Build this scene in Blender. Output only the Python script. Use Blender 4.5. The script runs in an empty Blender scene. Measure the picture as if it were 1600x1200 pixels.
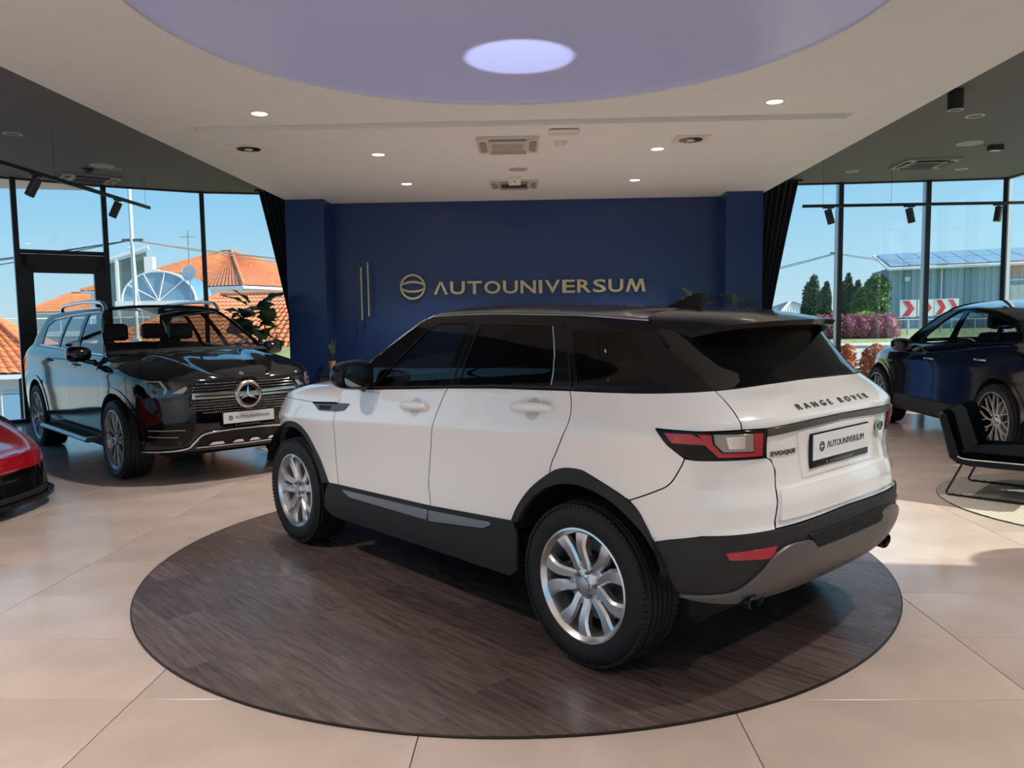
import bpy, bmesh, math, random
import numpy as np
from mathutils import Vector, Matrix, Euler, noise
from mathutils.geometry import delaunay_2d_cdt
random.seed(7)
R = math.radians
SC = bpy.context.scene
COL = SC.collection
# ------------------------------------------------------------------ camera
CAM_H = 1.52326; F_PX = 1225.74; YAW = .030361; PITCH = .084014; ROLL = -.013937
def camera():
    fw = Vector((-math.sin(YAW)*math.cos(PITCH), math.cos(YAW)*math.cos(PITCH), -math.sin(PITCH)))
    rt = Vector((math.cos(YAW), math.sin(YAW), 0)); up = rt.cross(fw)
    r2 = math.cos(ROLL)*rt+math.sin(ROLL)*up; u2 = -math.sin(ROLL)*rt+math.cos(ROLL)*up
    cd = bpy.data.cameras.new('camera'); cd.sensor_fit = 'HORIZONTAL'; cd.sensor_width = 36
    cd.lens = F_PX/1600*36; cd.clip_end = 4000; cd.clip_start = .05
    o = bpy.data.objects.new('camera', cd); COL.objects.link(o)
    m = Matrix((r2, u2, -fw)).transposed().to_4x4(); m.translation = (0, 0, CAM_H)
    o.matrix_world = m; SC.camera = o
camera()
# ------------------------------------------------------------------ sky, sun, exposure
SKY = .93
SUN_DIR = Vector((-1, .10, -.62)).normalized()
def world():
    w = bpy.data.worlds.new('sky'); SC.world = w; w.use_nodes = True
    nt = w.node_tree; bg = nt.nodes['Background']
    # clear-day dome: pale at the horizon, deeper blue overhead, a little whiter towards the sun
    tc = nt.nodes.new('ShaderNodeTexCoord'); sx = nt.nodes.new('ShaderNodeSeparateXYZ'); rp = nt.nodes.new('ShaderNodeValToRGB')
    nt.links.new(tc.outputs['Generated'], sx.inputs[0]); nt.links.new(sx.outputs['Z'], rp.inputs['Fac'])
    e = rp.color_ramp.elements; e[0].position = 0; e[0].color = (.66, .84, .93, 1); e[1].position = 1; e[1].color = (.09, .30, .72, 1)
    for p, c in ((.06, (.52, .80, .97, 1)), (.16, (.34, .70, 1.0, 1)), (.45, (.17, .48, .92, 1))):
        k = e.new(p); k.color = c
    dt = nt.nodes.new('ShaderNodeVectorMath'); dt.operation = 'DOT_PRODUCT'; nt.links.new(tc.outputs['Generated'], dt.inputs[0]); dt.inputs[1].default_value = tuple(-SUN_DIR)
    pw = nt.nodes.new('ShaderNodeMath'); pw.operation = 'POWER'; pw.use_clamp = True; pw.inputs[1].default_value = 2.0
    mxx = nt.nodes.new('ShaderNodeMath'); mxx.operation = 'MAXIMUM'; mxx.inputs[1].default_value = 0; nt.links.new(dt.outputs['Value'], mxx.inputs[0]); nt.links.new(mxx.outputs[0], pw.inputs[0])
    ml = nt.nodes.new('ShaderNodeMath'); ml.operation = 'MULTIPLY'; ml.inputs[1].default_value = .75; nt.links.new(pw.outputs[0], ml.inputs[0])
    mx = nt.nodes.new('ShaderNodeMix'); mx.data_type = 'RGBA'; nt.links.new(ml.outputs[0], mx.inputs['Factor']); nt.links.new(rp.outputs['Color'], mx.inputs['A']); mx.inputs['B'].default_value = (.80, 1.08, 1.04, 1)
    nt.links.new(mx.outputs['Result'], bg.inputs['Color']); bg.inputs['Strength'].default_value = SKY
    ld = bpy.data.lights.new('sun', 'SUN'); ld.energy = 8.6; ld.angle = R(.6); ld.color = (1, .95, .82)
    o = bpy.data.objects.new('sun', ld); COL.objects.link(o)
    o.rotation_euler = SUN_DIR.to_track_quat('-Z', 'Y').to_euler(); o.location = (20, 0, 20)
world()
SC.view_settings.view_transform = 'Standard'; SC.view_settings.look = 'None'
SC.view_settings.exposure = 0.15; SC.view_settings.gamma = 1; SC.view_settings.use_curve_mapping = False
SC.cycles.use_denoising = True
SC.cycles.max_bounces = 10; SC.cycles.diffuse_bounces = 5; SC.cycles.glossy_bounces = 5
SC.cycles.transparent_max_bounces = 16; SC.cycles.transmission_bounces = 6
SC.cycles.caustics_reflective = False; SC.cycles.caustics_refractive = False
SC.cycles.sample_clamp_indirect = 6
# ------------------------------------------------------------------ materials
MATS = {}
def mat(name, col, rough=.5, metal=0, spec=.5, coat=0, emit=None, estr=0, bump=None, noise_=None, sheen=0):
    """procedural principled material; noise_=(scale, amount[, stretch]) varies the colour, bump=(scale, strength)"""
    if name in MATS: return MATS[name]
    m = bpy.data.materials.new(name); m.use_nodes = True; nt = m.node_tree; b = nt.nodes['Principled BSDF']
    c = (*col, 1)
    b.inputs['Base Color'].default_value = c; b.inputs['Roughness'].default_value = rough
    b.inputs['Metallic'].default_value = metal; b.inputs['Specular IOR Level'].default_value = spec
    b.inputs['Coat Weight'].default_value = coat; b.inputs['Coat Roughness'].default_value = .02
    if sheen: b.inputs['Sheen Weight'].default_value = sheen
    if emit: b.inputs['Emission Color'].default_value = (*emit, 1); b.inputs['Emission Strength'].default_value = estr
    if noise_ or bump:
        tc = nt.nodes.new('ShaderNodeTexCoord'); mp = nt.nodes.new('ShaderNodeMapping')
        nt.links.new(tc.outputs['Object'], mp.inputs['Vector'])
        if noise_ and len(noise_) > 2: mp.inputs['Scale'].default_value = noise_[2]
    if noise_:
        n = nt.nodes.new('ShaderNodeTexNoise'); n.inputs['Scale'].default_value = noise_[0]; n.inputs['Detail'].default_value = 6
        nt.links.new(mp.outputs['Vector'], n.inputs['Vector'])
        r = nt.nodes.new('ShaderNodeValToRGB'); a = noise_[1]
        r.color_ramp.elements[0].position = .3; r.color_ramp.elements[1].position = .7
        r.color_ramp.elements[0].color = (*[max(0, x*(1-a)) for x in col], 1); r.color_ramp.elements[1].color = (*[min(1, x*(1+a)) for x in col], 1)
        nt.links.new(n.outputs['Fac'], r.inputs['Fac']); nt.links.new(r.outputs['Color'], b.inputs['Base Color'])
    if bump:
        n2 = nt.nodes.new('ShaderNodeTexNoise'); n2.inputs['Scale'].default_value = bump[0]; n2.inputs['Detail'].default_value = 4
        nt.links.new(mp.outputs['Vector'], n2.inputs['Vector'])
        bp = nt.nodes.new('ShaderNodeBump'); bp.inputs['Strength'].default_value = bump[1]; bp.inputs['Distance'].default_value = .01
        nt.links.new(n2.outputs['Fac'], bp.inputs['Height']); nt.links.new(bp.outputs['Normal'], b.inputs['Normal'])
    MATS[name] = m; return m
def glassmat(name, tint, rough=.0, refl=1.0, ior=1.5):
    """thin pane: tinted see-through mixed with a mirror reflection by the Fresnel angle"""
    if name in MATS: return MATS[name]
    m = bpy.data.materials.new(name); m.use_nodes = True; nt = m.node_tree
    for n in list(nt.nodes): nt.nodes.remove(n)
    out = nt.nodes.new('ShaderNodeOutputMaterial'); mx = nt.nodes.new('ShaderNodeMixShader')
    t = nt.nodes.new('ShaderNodeBsdfTransparent'); t.inputs['Color'].default_value = (*tint, 1)
    g = nt.nodes.new('ShaderNodeBsdfGlossy'); g.inputs['Roughness'].default_value = rough; g.inputs['Color'].default_value = (refl, refl, refl, 1)
    # Schlick reflectance, the same from both sides of the pane
    ge = nt.nodes.new('ShaderNodeNewGeometry'); dt = nt.nodes.new('ShaderNodeVectorMath'); dt.operation = 'DOT_PRODUCT'
    nt.links.new(ge.outputs['Normal'], dt.inputs[0]); nt.links.new(ge.outputs['Incoming'], dt.inputs[1])
    def mth(op, x, y):
        n = nt.nodes.new('ShaderNodeMath'); n.operation = op; n.use_clamp = op != 'ABSOLUTE'
        for i, q in enumerate((x, y)):
            if isinstance(q, (int, float)): n.inputs[i].default_value = q
            else: nt.links.new(q, n.inputs[i])
        return n.outputs[0]
    f0 = ((ior-1)/(ior+1))**2
    fr = mth('ADD', f0, mth('MULTIPLY', 1-f0, mth('POWER', mth('SUBTRACT', 1, mth('ABSOLUTE', dt.outputs['Value'], 0)), 5)))
    nt.links.new(fr, mx.inputs['Fac']); nt.links.new(t.outputs[0], mx.inputs[1]); nt.links.new(g.outputs[0], mx.inputs[2])
    nt.links.new(mx.outputs[0], out.inputs['Surface'])
    MATS[name] = m; return m
# ------------------------------------------------------------------ mesh helpers
def obj(name, verts, faces, m=None, parent=None, smooth=False, normals=None, loc=None, auto=None):
    me = bpy.data.meshes.new(name); me.from_pydata([tuple(v) for v in verts], [], [tuple(f) for f in faces])
    if m is not None: me.materials.append(m)
    if smooth or normals is not None: me.polygons.foreach_set('use_smooth', [True]*len(me.polygons))
    if auto is not None and not normals: me.set_sharp_from_angle(angle=R(auto))
    if normals is not None: me.normals_split_custom_set_from_vertices([tuple(n) for n in normals])
    me.update()
    o = bpy.data.objects.new(name, me); COL.objects.link(o)
    if parent: o.parent = parent
    if loc is not None: o.location = loc
    return o
def tag(o, label=None, cat=None, group=None, kind=None):
    if label: o['label'] = label
    if cat: o['category'] = cat
    if group: o['group'] = group
    if kind: o['kind'] = kind
    return o
def thing(name, label, cat, loc=(0,0,0), rz=0, group=None):
    o = bpy.data.objects.new(name, None); COL.objects.link(o); o.empty_display_size = .1
    o.location = loc; o.rotation_euler = (0, 0, rz)
    return tag(o, label, cat, group)
def children_of(o): return [c for c in bpy.data.objects if c.parent == o]
def copy_tree(o, parent=None, name=None):
    c = o.copy(); COL.objects.link(c); c.parent = parent
    for ch in children_of(o): copy_tree(ch, c)
    return c
class MB:
    """collects shapes; build() links them as ONE mesh object"""
    def __init__(s): s.v = []; s.f = []
    def add(s, v, f):
        n = len(s.v); s.v += [tuple(x) for x in v]; s.f += [tuple(i+n for i in q) for q in f]; return s
    def box(s, c, d, rz=0, rot=None, bev=0):
        x, y, z = d[0]/2, d[1]/2, d[2]/2
        M = rot if rot is not None else Matrix.Rotation(rz, 3, 'Z')
        if bev:
            b = min(bev, x, y, z); vs = []
            for sx in (-1, 1):
                for sy in (-1, 1):
                    for sz in (-1, 1):
                        vs += [(sx*x, sy*(y-b), sz*(z-b)), (sx*(x-b), sy*y, sz*(z-b)), (sx*(x-b), sy*(y-b), sz*z)]
            bm = bmesh.new(); bv = [bm.verts.new(v) for v in vs]; bmesh.ops.convex_hull(bm, input=bv)
            bm.verts.index_update(); bmesh.ops.dissolve_limit(bm, angle_limit=.01, verts=bm.verts, edges=bm.edges); bm.verts.index_update()
            v = [M@w.co for w in bm.verts]; f = [[w.index for w in q.verts] for q in bm.faces]; bm.free()
        else:
            v = [M@Vector(p) for p in ((-x,-y,-z),(x,-y,-z),(x,y,-z),(-x,y,-z),(-x,-y,z),(x,-y,z),(x,y,z),(-x,y,z))]
            f = [(0,3,2,1),(4,5,6,7),(0,1,5,4),(1,2,6,5),(2,3,7,6),(3,0,4,7)]
        return s.add([p+Vector(c) for p in v], f)
    def cyl(s, a, b, r0, r1=None, n=20, caps=True):
        a, b = Vector(a), Vector(b); r1 = r0 if r1 is None else r1
        q = (b-a).to_track_quat('Z', 'Y'); v = []
        for p, r in ((a, r0), (b, r1)):
            v += [p+q@Vector((r*math.cos(2*math.pi*i/n), r*math.sin(2*math.pi*i/n), 0)) for i in range(n)]
        f = [(i, (i+1)%n, n+(i+1)%n, n+i) for i in range(n)]
        if caps: f += [tuple(range(n-1, -1, -1)), tuple(range(n, 2*n))]
        return s.add(v, f)
    def tube(s, path, r, n=8, closed=False, sec=None):
        P = [Vector(p) for p in path]; m = len(P); v = []; up = None
        for i, p in enumerate(P):
            d = (P[(i+1) % m]-P[i-1]) if closed else (P[min(i+1, m-1)]-P[max(i-1, 0)])
            d.normalize()
            if up is None: up = d.orthogonal().normalized()
            up = (up-d*up.dot(d)); up = up.normalized() if up.length > 1e-6 else d.orthogonal().normalized()
            sd = d.cross(up); rr = r[i] if isinstance(r, (list, tuple)) else r
            for k in range(n):
                a = 2*math.pi*k/n; v.append(p+(up*math.cos(a)+sd*math.sin(a))*rr)
        f = []
        for i in range(m if closed else m-1):
            for k in range(n):
                j = (i+1) % m; f.append((i*n+k, i*n+(k+1)%n, j*n+(k+1)%n, j*n+k))
        if not closed: f += [tuple(range(n-1, -1, -1)), tuple(range((m-1)*n, m*n))]
        return s.add(v, f)
    def lathe(s, prof, n=32, M=None, closed=True):
        """profile [(r, h)] turned about local Z"""
        M = M or Matrix.Identity(4); v = []; k = len(prof)
        for i in range(n):
            a = 2*math.pi*i/n; c, t = math.cos(a), math.sin(a)
            v += [M@Vector((r*c, r*t, h)) for r, h in prof]
        f = []
        for i in range(n):
            for j in range(k-1):
                a, b = i*k+j, ((i+1) % n)*k+j
                f.append((a, b, b+1, a+1))
        return s.add(v, f)
    def prism(s, poly, z0, z1, M=None):
        M = M or Matrix.Identity(4); n = len(poly)
        if sum(poly[i][0]*poly[(i+1)%n][1]-poly[(i+1)%n][0]*poly[i][1] for i in range(n)) < 0: poly = poly[::-1]
        v = [M@Vector((x, y, z0)) for x, y in poly]+[M@Vector((x, y, z1)) for x, y in poly]
        f = [tuple(range(n-1, -1, -1)), tuple(range(n, 2*n))]+[(i, (i+1)%n, n+(i+1)%n, n+i) for i in range(n)]
        return s.add(v, f)
    def grid(s, fn, nu, nv, flip=False):
        v = [fn(i/nu, j/nv) for i in range(nu+1) for j in range(nv+1)]; f = []
        for i in range(nu):
            for j in range(nv):
                a = i*(nv+1)+j; q = (a, a+nv+1, a+nv+2, a+1); f.append(q[::-1] if flip else q)
        return s.add(v, f)
    def build(s, name, m, parent=None, smooth=None, loc=None):
        return obj(name, s.v, s.f, m, parent, smooth=smooth is not None, auto=smooth, loc=loc)
def clip(poly, p, n):
    """keep the side of a convex polygon where (q-p).n <= 0"""
    out = []; k = len(poly)
    for i in range(k):
        a, b = poly[i], poly[(i+1) % k]
        da = (a[0]-p[0])*n[0]+(a[1]-p[1])*n[1]; db = (b[0]-p[0])*n[0]+(b[1]-p[1])*n[1]
        if da <= 0: out.append(a)
        if da*db < 0: t = da/(da-db); out.append((a[0]+t*(b[0]-a[0]), a[1]+t*(b[1]-a[1])))
    return out
def inside(p, poly):
    x, y = p; c = False; n = len(poly)
    for i in range(n):
        x1, y1 = poly[i]; x2, y2 = poly[(i+1) % n]
        if (y1 > y) != (y2 > y) and x < (x2-x1)*(y-y1)/(y2-y1)+x1: c = not c
    return c
def cdt_region(outer, holes=(), step=None, extra=()):
    """triangulate a polygon with holes; optional interior grid points"""
    pts = []; edges = []
    for lp in [outer]+list(holes):
        n0 = len(pts); pts += [tuple(p) for p in lp]; edges += [(n0+i, n0+(i+1) % len(lp)) for i in range(len(lp))]
    if step:
        sx, sy = step if isinstance(step, tuple) else (step, step)
        P = np.array(outer); x0, y0 = P.min(0); x1, y1 = P.max(0)
        loops = [np.array(l) for l in [outer]+list(holes)]
        nx, ny = int((x1-x0)/sx), int((y1-y0)/sy)
        for i in range(nx+1):
            for j in range(ny+1):
                q = (x0+(i+.5)*sx, y0+(j+.5+.5*(i % 2)*0)*sy)
                if not inside(q, outer) or any(inside(q, h) for h in holes): continue
                ok = True
                for L in loops:
                    a = L; b = np.roll(L, -1, 0); d = b-a; t = np.clip(((q-a)*d).sum(1)/np.maximum((d*d).sum(1), 1e-12), 0, 1)
                    c = a+d*t[:, None]-q; c[:, 0] /= sx; c[:, 1] /= sy
                    if ((c*c).sum(1)).min() < .12: ok = False; break
                if ok: pts.append(q)
    pts += list(extra)
    v, e, f, _, _, _ = delaunay_2d_cdt([Vector(p) for p in pts], edges, [], 0, 1e-6)
    v = [(p.x, p.y) for p in v]; out = []
    for q in f:
        c = (sum(v[i][0] for i in q)/len(q), sum(v[i][1] for i in q)/len(q))
        if inside(c, outer) and not any(inside(c, h) for h in holes):
            a = sum(v[q[i]][0]*v[q[(i+1) % len(q)]][1]-v[q[(i+1) % len(q)]][0]*v[q[i]][1] for i in range(len(q)))
            out.append(tuple(q) if a > 0 else tuple(q[::-1]))
    return v, out
def circle(cx, cy, r, n=64): return [(cx+r*math.cos(2*math.pi*i/n), cy+r*math.sin(2*math.pi*i/n)) for i in range(n)]
def text_mesh(txt, size, depth, sx=1.0, bold=0.0, spacing=1.0):
    """flat lettering as vertices and faces, centred, in the XY plane, depth along +Z"""
    cu = bpy.data.curves.new('lettering', 'FONT'); cu.body = txt; cu.size = size; cu.extrude = depth/2; cu.offset = bold
    cu.align_x = 'CENTER'; cu.align_y = 'CENTER'; cu.space_character = spacing; cu.resolution_u = 3
    o = bpy.data.objects.new('lettering', cu); COL.objects.link(o)
    dg = bpy.context.evaluated_depsgraph_get(); me = o.evaluated_get(dg).to_mesh()
    v = [(p.co.x*sx, p.co.y, p.co.z+depth/2) for p in me.vertices]; f = [tuple(q.vertices) for q in me.polygons]
    o.evaluated_get(dg).to_mesh_clear(); bpy.data.objects.remove(o); bpy.data.curves.remove(cu)
    return v, f
def smooth_path(P, n=6, closed=False):
    """Catmull-Rom through the points"""
    P = [np.array(p, float) for p in P]; m = len(P); out = []
    for i in range(m if closed else m-1):
        g = (lambda k: P[k % m]) if closed else (lambda k: P[min(max(k, 0), m-1)])
        a, b, c, d = g(i-1), g(i), g(i+1), g(i+2)
        for k in range(n):
            t = k/n; out.append(tuple(.5*((2*b)+(c-a)*t+(2*a-5*b+4*c-d)*t*t+(3*b-a-3*c+d)*t**3)))
    if not closed: out.append(tuple(P[-1]))
    return out
# ------------------------------------------------------------------ the room
ZS, ZD = 3.40, 3.75                       # white bulkhead soffit, dark ceiling
BACK = 12.76; PIL = 12.26
LF = [(-8.9, -4.0), (-8.9, -1.6), (-8.9, .8), (-8.9, 3.2), (-8.9, 5.6), (-8.9, 8.0), (-8.9, 9.6), (-8.9, 11.1), (-7.93, 11.92), (-6.98, 12.73), (-5.70, 13.53), (-3.80, 14.02)]
RF = [(3.50, 13.88), (5.26, 13.85), (6.69, 13.76), (7.97, 13.65), (7.97, 12.0), (7.97, 10.4), (7.97, 8.8), (7.97, 7.2), (7.97, 4.12)]
ROOM = [(-8.9, -4), (7.97, -4), (7.97, 13.65), (5.26, 13.85), (3.5, 13.95), (-3.8, 14.02), (-5.70, 13.53), (-6.98, 12.73), (-7.93, 11.92), (-8.9, 11.1)]
m_tile = mat('porcelain_tile', (.53, .415, .355), .16, noise_=(2.2, .10), spec=.62, bump=(60, .02))
m_grout = mat('grout', (.20, .16, .14), .9)
m_white = mat('white_paint', (.70, .715, .715), .6, noise_=(3, .02))
m_dark = mat('charcoal_paint', (.13, .123, .128), .75)
m_navy = mat('navy_gloss_paint', (.013, .033, .125), .25, spec=.4)
m_frame = mat('anthracite_aluminium', (.022, .024, .028), .4, .3)
m_alu = mat('satin_aluminium', (.42, .46, .52), .35, .6)
m_pane = glassmat('window_glass', (.90, .95, .96))
m_blackm = mat('black_powder_coat', (.012, .012, .013), .45)
m_whitep = mat('white_plastic', (.68, .64, .58), .4)
m_greyp = mat('grey_plastic', (.16, .155, .15), .5)
m_gold = mat('brushed_champagne_metal', (.50, .40, .23), .38, .75)
m_led = mat('led_disc', (1, .95, .85), .5, emit=(1, .93, .80), estr=9)
def build_floor():
    v, f = cdt_region(ROOM)
    n = len(v); o = obj('floor', [(x, y, -.012) for x, y in v]+[(x, y, -.2) for x, y in v], f+[tuple(i+n for i in q[::-1]) for q in f]+[(i, (i+1) % n, n+(i+1) % n, n+i) for i in []], m_grout)
    tag(o, 'pale beige stone floor of large rectangular tiles with thin joints', 'floor', kind='structure')
    X0, Y0, TX, TY, g = -.44537, 3.02267, 1.2, .6, .0018
    full = None; rest = MB(); k = 0
    for i in range(-8, 8):
        for j in range(-12, 20):
            x0, y0 = X0+TX*i, Y0+TY*j
            q = [(x0+g, y0+g), (x0+TX-g, y0+g), (x0+TX-g, y0+TY-g), (x0+g, y0+TY-g)]; p = q
            for a in range(len(ROOM)):
                A, B = ROOM[a], ROOM[(a+1) % len(ROOM)]; p = clip(p, A, (B[1]-A[1], A[0]-B[0]))
                if len(p) < 3: break
            if len(p) < 3: continue
            cx, cy = x0+TX/2, y0+TY/2
            seen = cy > 1.5 and abs(cx) < cy*.72+1.6
            if not seen: rest.prism(p, -.012, 0); continue
            if p == q:
                if full is None:
                    mb = MB(); c = .0015
                    a, b = TX/2-g, TY/2-g
                    vs = [(-a, -b, -.012), (a, -b, -.012), (a, b, -.012), (-a, b, -.012), (-a, -b, -c), (a, -b, -c), (a, b, -c), (-a, b, -c), (-a+c, -b+c, 0), (a-c, -b+c, 0), (a-c, b-c, 0), (-a+c, b-c, 0)]
                    mb.add(vs, [(0,1,5,4),(1,2,6,5),(2,3,7,6),(3,0,4,7),(4,5,9,8),(5,6,10,9),(6,7,11,10),(7,4,8,11),(8,9,10,11)])
                    t = mb.build('tile', m_tile, o); full = t.data
                else:
                    t = bpy.data.objects.new('tile', full); COL.objects.link(t); t.parent = o
                t.location = (cx, cy, 0)
            else:
                MB().prism([(a-cx, b-cy) for a, b in p], -.012, 0).build('tile', m_tile, o).location = (cx, cy, 0)
    tag(rest.build('outer_tiles', m_tile, o), kind='stuff')
build_floor()
def tilemat():
    # tone shift per tile and a faint cloudy veining, by object
    nt = m_tile.node_tree; b = nt.nodes['Principled BSDF']; src = b.inputs['Base Color'].links[0].from_socket
    oi = nt.nodes.new('ShaderNodeObjectInfo'); hs = nt.nodes.new('ShaderNodeHueSaturation'); mr = nt.nodes.new('ShaderNodeMapRange')
    mr.inputs['To Min'].default_value = .95; mr.inputs['To Max'].default_value = 1.05
    nt.links.new(oi.outputs['Random'], mr.inputs['Value']); nt.links.new(mr.outputs['Result'], hs.inputs['Value'])
    nt.links.new(src, hs.inputs['Color']); nt.links.new(hs.outputs['Color'], b.inputs['Base Color'])
tilemat()
def wood_mat():
    m = bpy.data.materials.new('dark_oak_plank'); m.use_nodes = True; nt = m.node_tree; b = nt.nodes['Principled BSDF']
    tc = nt.nodes.new('ShaderNodeTexCoord'); mp = nt.nodes.new('ShaderNodeMapping'); mp.inputs['Scale'].default_value = (1.2, 14, 1)
    oi = nt.nodes.new('ShaderNodeObjectInfo'); va = nt.nodes.new('ShaderNodeVectorMath'); va.operation = 'ADD'
    nt.links.new(tc.outputs['Object'], va.inputs[0]); 
    cm = nt.nodes.new('ShaderNodeCombineXYZ'); ml = nt.nodes.new('ShaderNodeMath'); ml.operation = 'MULTIPLY'; ml.inputs[1].default_value = 37
    nt.links.new(oi.outputs['Random'], ml.inputs[0]); nt.links.new(ml.outputs[0], cm.inputs[0]); nt.links.new(ml.outputs[0], cm.inputs[1])
    nt.links.new(cm.outputs[0], va.inputs[1]); nt.links.new(va.outputs[0], mp.inputs['Vector'])
    n = nt.nodes.new('ShaderNodeTexNoise'); n.inputs['Scale'].default_value = 3; n.inputs['Detail'].default_value = 8; n.inputs['Roughness'].default_value = .65
    nt.links.new(mp.outputs[0], n.inputs['Vector'])
    r = nt.nodes.new('ShaderNodeValToRGB'); e = r.color_ramp.elements
    e[0].position = .25; e[0].color = (.045, .030, .028, 1); e[1].position = .78; e[1].color = (.20, .138, .125, 1)
    nt.links.new(n.outputs['Fac'], r.inputs['Fac'])
    hs = nt.nodes.new('ShaderNodeHueSaturation'); mr = nt.nodes.new('ShaderNodeMapRange'); mr.inputs['To Min'].default_value = .72; mr.inputs['To Max'].default_value = 1.12
    nt.links.new(oi.outputs['Random'], mr.inputs['Value']); nt.links.new(mr.outputs[0], hs.inputs['Value']); nt.links.new(r.outputs[0], hs.inputs['Color'])
    nt.links.new(hs.outputs[0], b.inputs['Base Color'])
    b.inputs['Roughness'].default_value = .27; b.inputs['Specular IOR Level'].default_value = .5
    bp = nt.nodes.new('ShaderNodeBump'); bp.inputs['Strength'].default_value = .12; bp.inputs['Distance'].default_value = .004
    nt.links.new(n.outputs['Fac'], bp.inputs['Height']); nt.links.new(bp.outputs[0], b.inputs['Normal'])
    return m
m_wood = wood_mat()
PC, PR, PZ = (-.1447, 4.972), 2.248, .010
def build_platform():
    t = thing('display_platform', 'round low display platform of dark wood planks under the white SUV', 'platform', (PC[0], PC[1], 0))
    MB().prism(circle(0, 0, PR-.005, 96), .0004, PZ-.006).build('base', m_blackm, t)
    ring = MB(); ring.lathe([(PR-.005, 0.0004), (PR, .0004), (PR, PZ-.001), (PR-.001, PZ+.0005), (PR-.005, PZ+.0005), (PR-.005, 0.0004)], 160)
    ring.build('edge_trim', mat('dark_bronze_trim', (.03, .025, .022), .35, .6), t, smooth=30)
    a = R(135.5); W, L = .195, 1.22; rows = int(2*PR/W)+2; rr = PR-.0055; random.seed(3)
    C = circle(0, 0, rr, 90)
    for i in range(rows):
        v0 = -PR+i*W; off = (i*.47 % 1)*L
        for k in range(-3, 4):
            u0 = k*L+off-.6; p = [(u0+.0006, v0+.0006), (u0+L-.0006, v0+.0006), (u0+L-.0006, v0+W-.0006), (u0+.0006, v0+W-.0006)]
            for s in range(90):
                A, B = C[s], C[(s+1) % 90]; p = clip(p, A, (B[1]-A[1], A[0]-B[0]))
                if len(p) < 3: break
            if len(p) < 3: continue
            ux, uy = sum(q[0] for q in p)/len(p), sum(q[1] for q in p)/len(p)
            o = MB().prism([(x-ux, y-uy) for x, y in p], -.006, 0).build('plank', m_wood, t)
            o.location = (ux*math.cos(a)-uy*math.sin(a), ux*math.sin(a)+uy*math.cos(a), PZ); o.rotation_euler = (0, 0, a)
build_platform()
def build_ceiling():
    v, f = cdt_region(ROOM); n = len(v)
    o = obj('ceiling', [(x, y, ZD) for x, y in v]+[(x, y, ZD+.25) for x, y in v], [q[::-1] for q in f]+[tuple(i+n for i in q) for q in f], m_dark)
    tag(o, 'dark charcoal flat ceiling over both glazed sides', 'ceiling', kind='structure')
    cc, cr = (-.11, 4.853), 2.285
    out = [(-3.866, -3.9), (3.56, -3.9), (3.56, BACK+.02), (-3.866, BACK+.02)]
    hole = circle(*cc, cr, 128); slot = [(-3.33, 7.65), (3.02, 7.65), (3.02, 7.87), (-3.33, 7.87)]
    v, f = cdt_region(out, [hole, slot])
    mb = MB(); mb.add([(x, y, ZS) for x, y in v], [q[::-1] for q in f])
    for lp, z1 in ((hole, ZS+.03), (slot, ZS+.10)):
        k = len(lp); mb.add([(x, y, ZS) for x, y in lp]+[(x, y, z1) for x, y in lp], [(i, (i+1) % k, k+(i+1) % k, k+i) for i in range(k)])
    mb.add([(x, y, ZS+.10) for x, y in slot], [(3, 2, 1, 0)])
    mb.add([(x, y, ZS) for x, y in out]+[(x, y, ZD) for x, y in out], [(i, (i+1) % 4, 4+(i+1) % 4, 4+i) for i in range(4)])
    s = mb.build('ceiling_bulkhead', m_white)
    tag(s, 'lowered white plaster ceiling panel with a long slot and a round opening', 'ceiling', kind='structure')
    d = MB(); d.prism(circle(*cc, cr-.004, 128), ZS+.018, ZS+.03)
    tag(d.build('stretch_ceiling', mat('lilac_membrane', (.55, .60, 1.0), .25, spec=.35)), 'large round lilac stretch ceiling above the display platform', 'ceiling', kind='structure')
build_ceiling()
def build_walls():
    w = MB(); w.box(((-3.866+3.50)/2, (BACK+13.93)/2, ZS/2), (7.30, 13.93-BACK, ZS))
    o = w.build('wall_back', m_navy); tag(o, 'glossy navy blue back wall carrying the gold lettering', 'wall', kind='structure')
    for x0, x1 in ((-3.866, -3.26), (2.94, 3.50)):
        MB().box(((x0+x1)/2, (PIL+BACK)/2, ZS/2), (x1-x0, BACK-PIL-.002, ZS-.002)).build('pilaster', m_navy, o)
    MB().box(((-3.26+2.94)/2, BACK-.008, .05), (6.19, .012, .1)).build('skirting', m_blackm, o)
    w = MB(); w.box((8.05, .05, ZD/2), (.16, 8.1, ZD)); tag(w.build('wall_right', m_white), 'white plaster side wall beside the glazing', 'wall', kind='structure')
    w = MB(); w.box((0, -4.08, .2), (17, .16, .4)); tag(w.build('wall_front', m_white), 'low white wall under the front glazing', 'wall', kind='structure')
build_walls()
WIN = [0]
def pane(A, B, z0, z1, label, name=None):
    """one glazed bay between two mullions: glass with sill and head rails"""
    WIN[0] += 1; A, B = Vector((*A, 0)), Vector((*B, 0)); d = B-A; L = d.length; a = math.atan2(d.y, d.x); c = (A+B)/2
    o = bpy.data.objects.new(name or 'window_%d' % WIN[0], None); COL.objects.link(o); o.location = (c.x, c.y, 0); o.rotation_euler = (0, 0, a)
    tag(o, label, 'window', kind='structure')
    MB().box((0, 0, (z0+z1)/2), (L-.05, .012, z1-z0-.02)).build('glass_pane', m_pane, o)
    MB().box((0, 0, z0+.03), (L-.052, .09, .06)).build('sill_rail', m_frame, o)
    MB().box((0, 0, z1-.012), (L-.052, .06, .022)).build('head_rail', m_frame, o)
    return o
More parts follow.
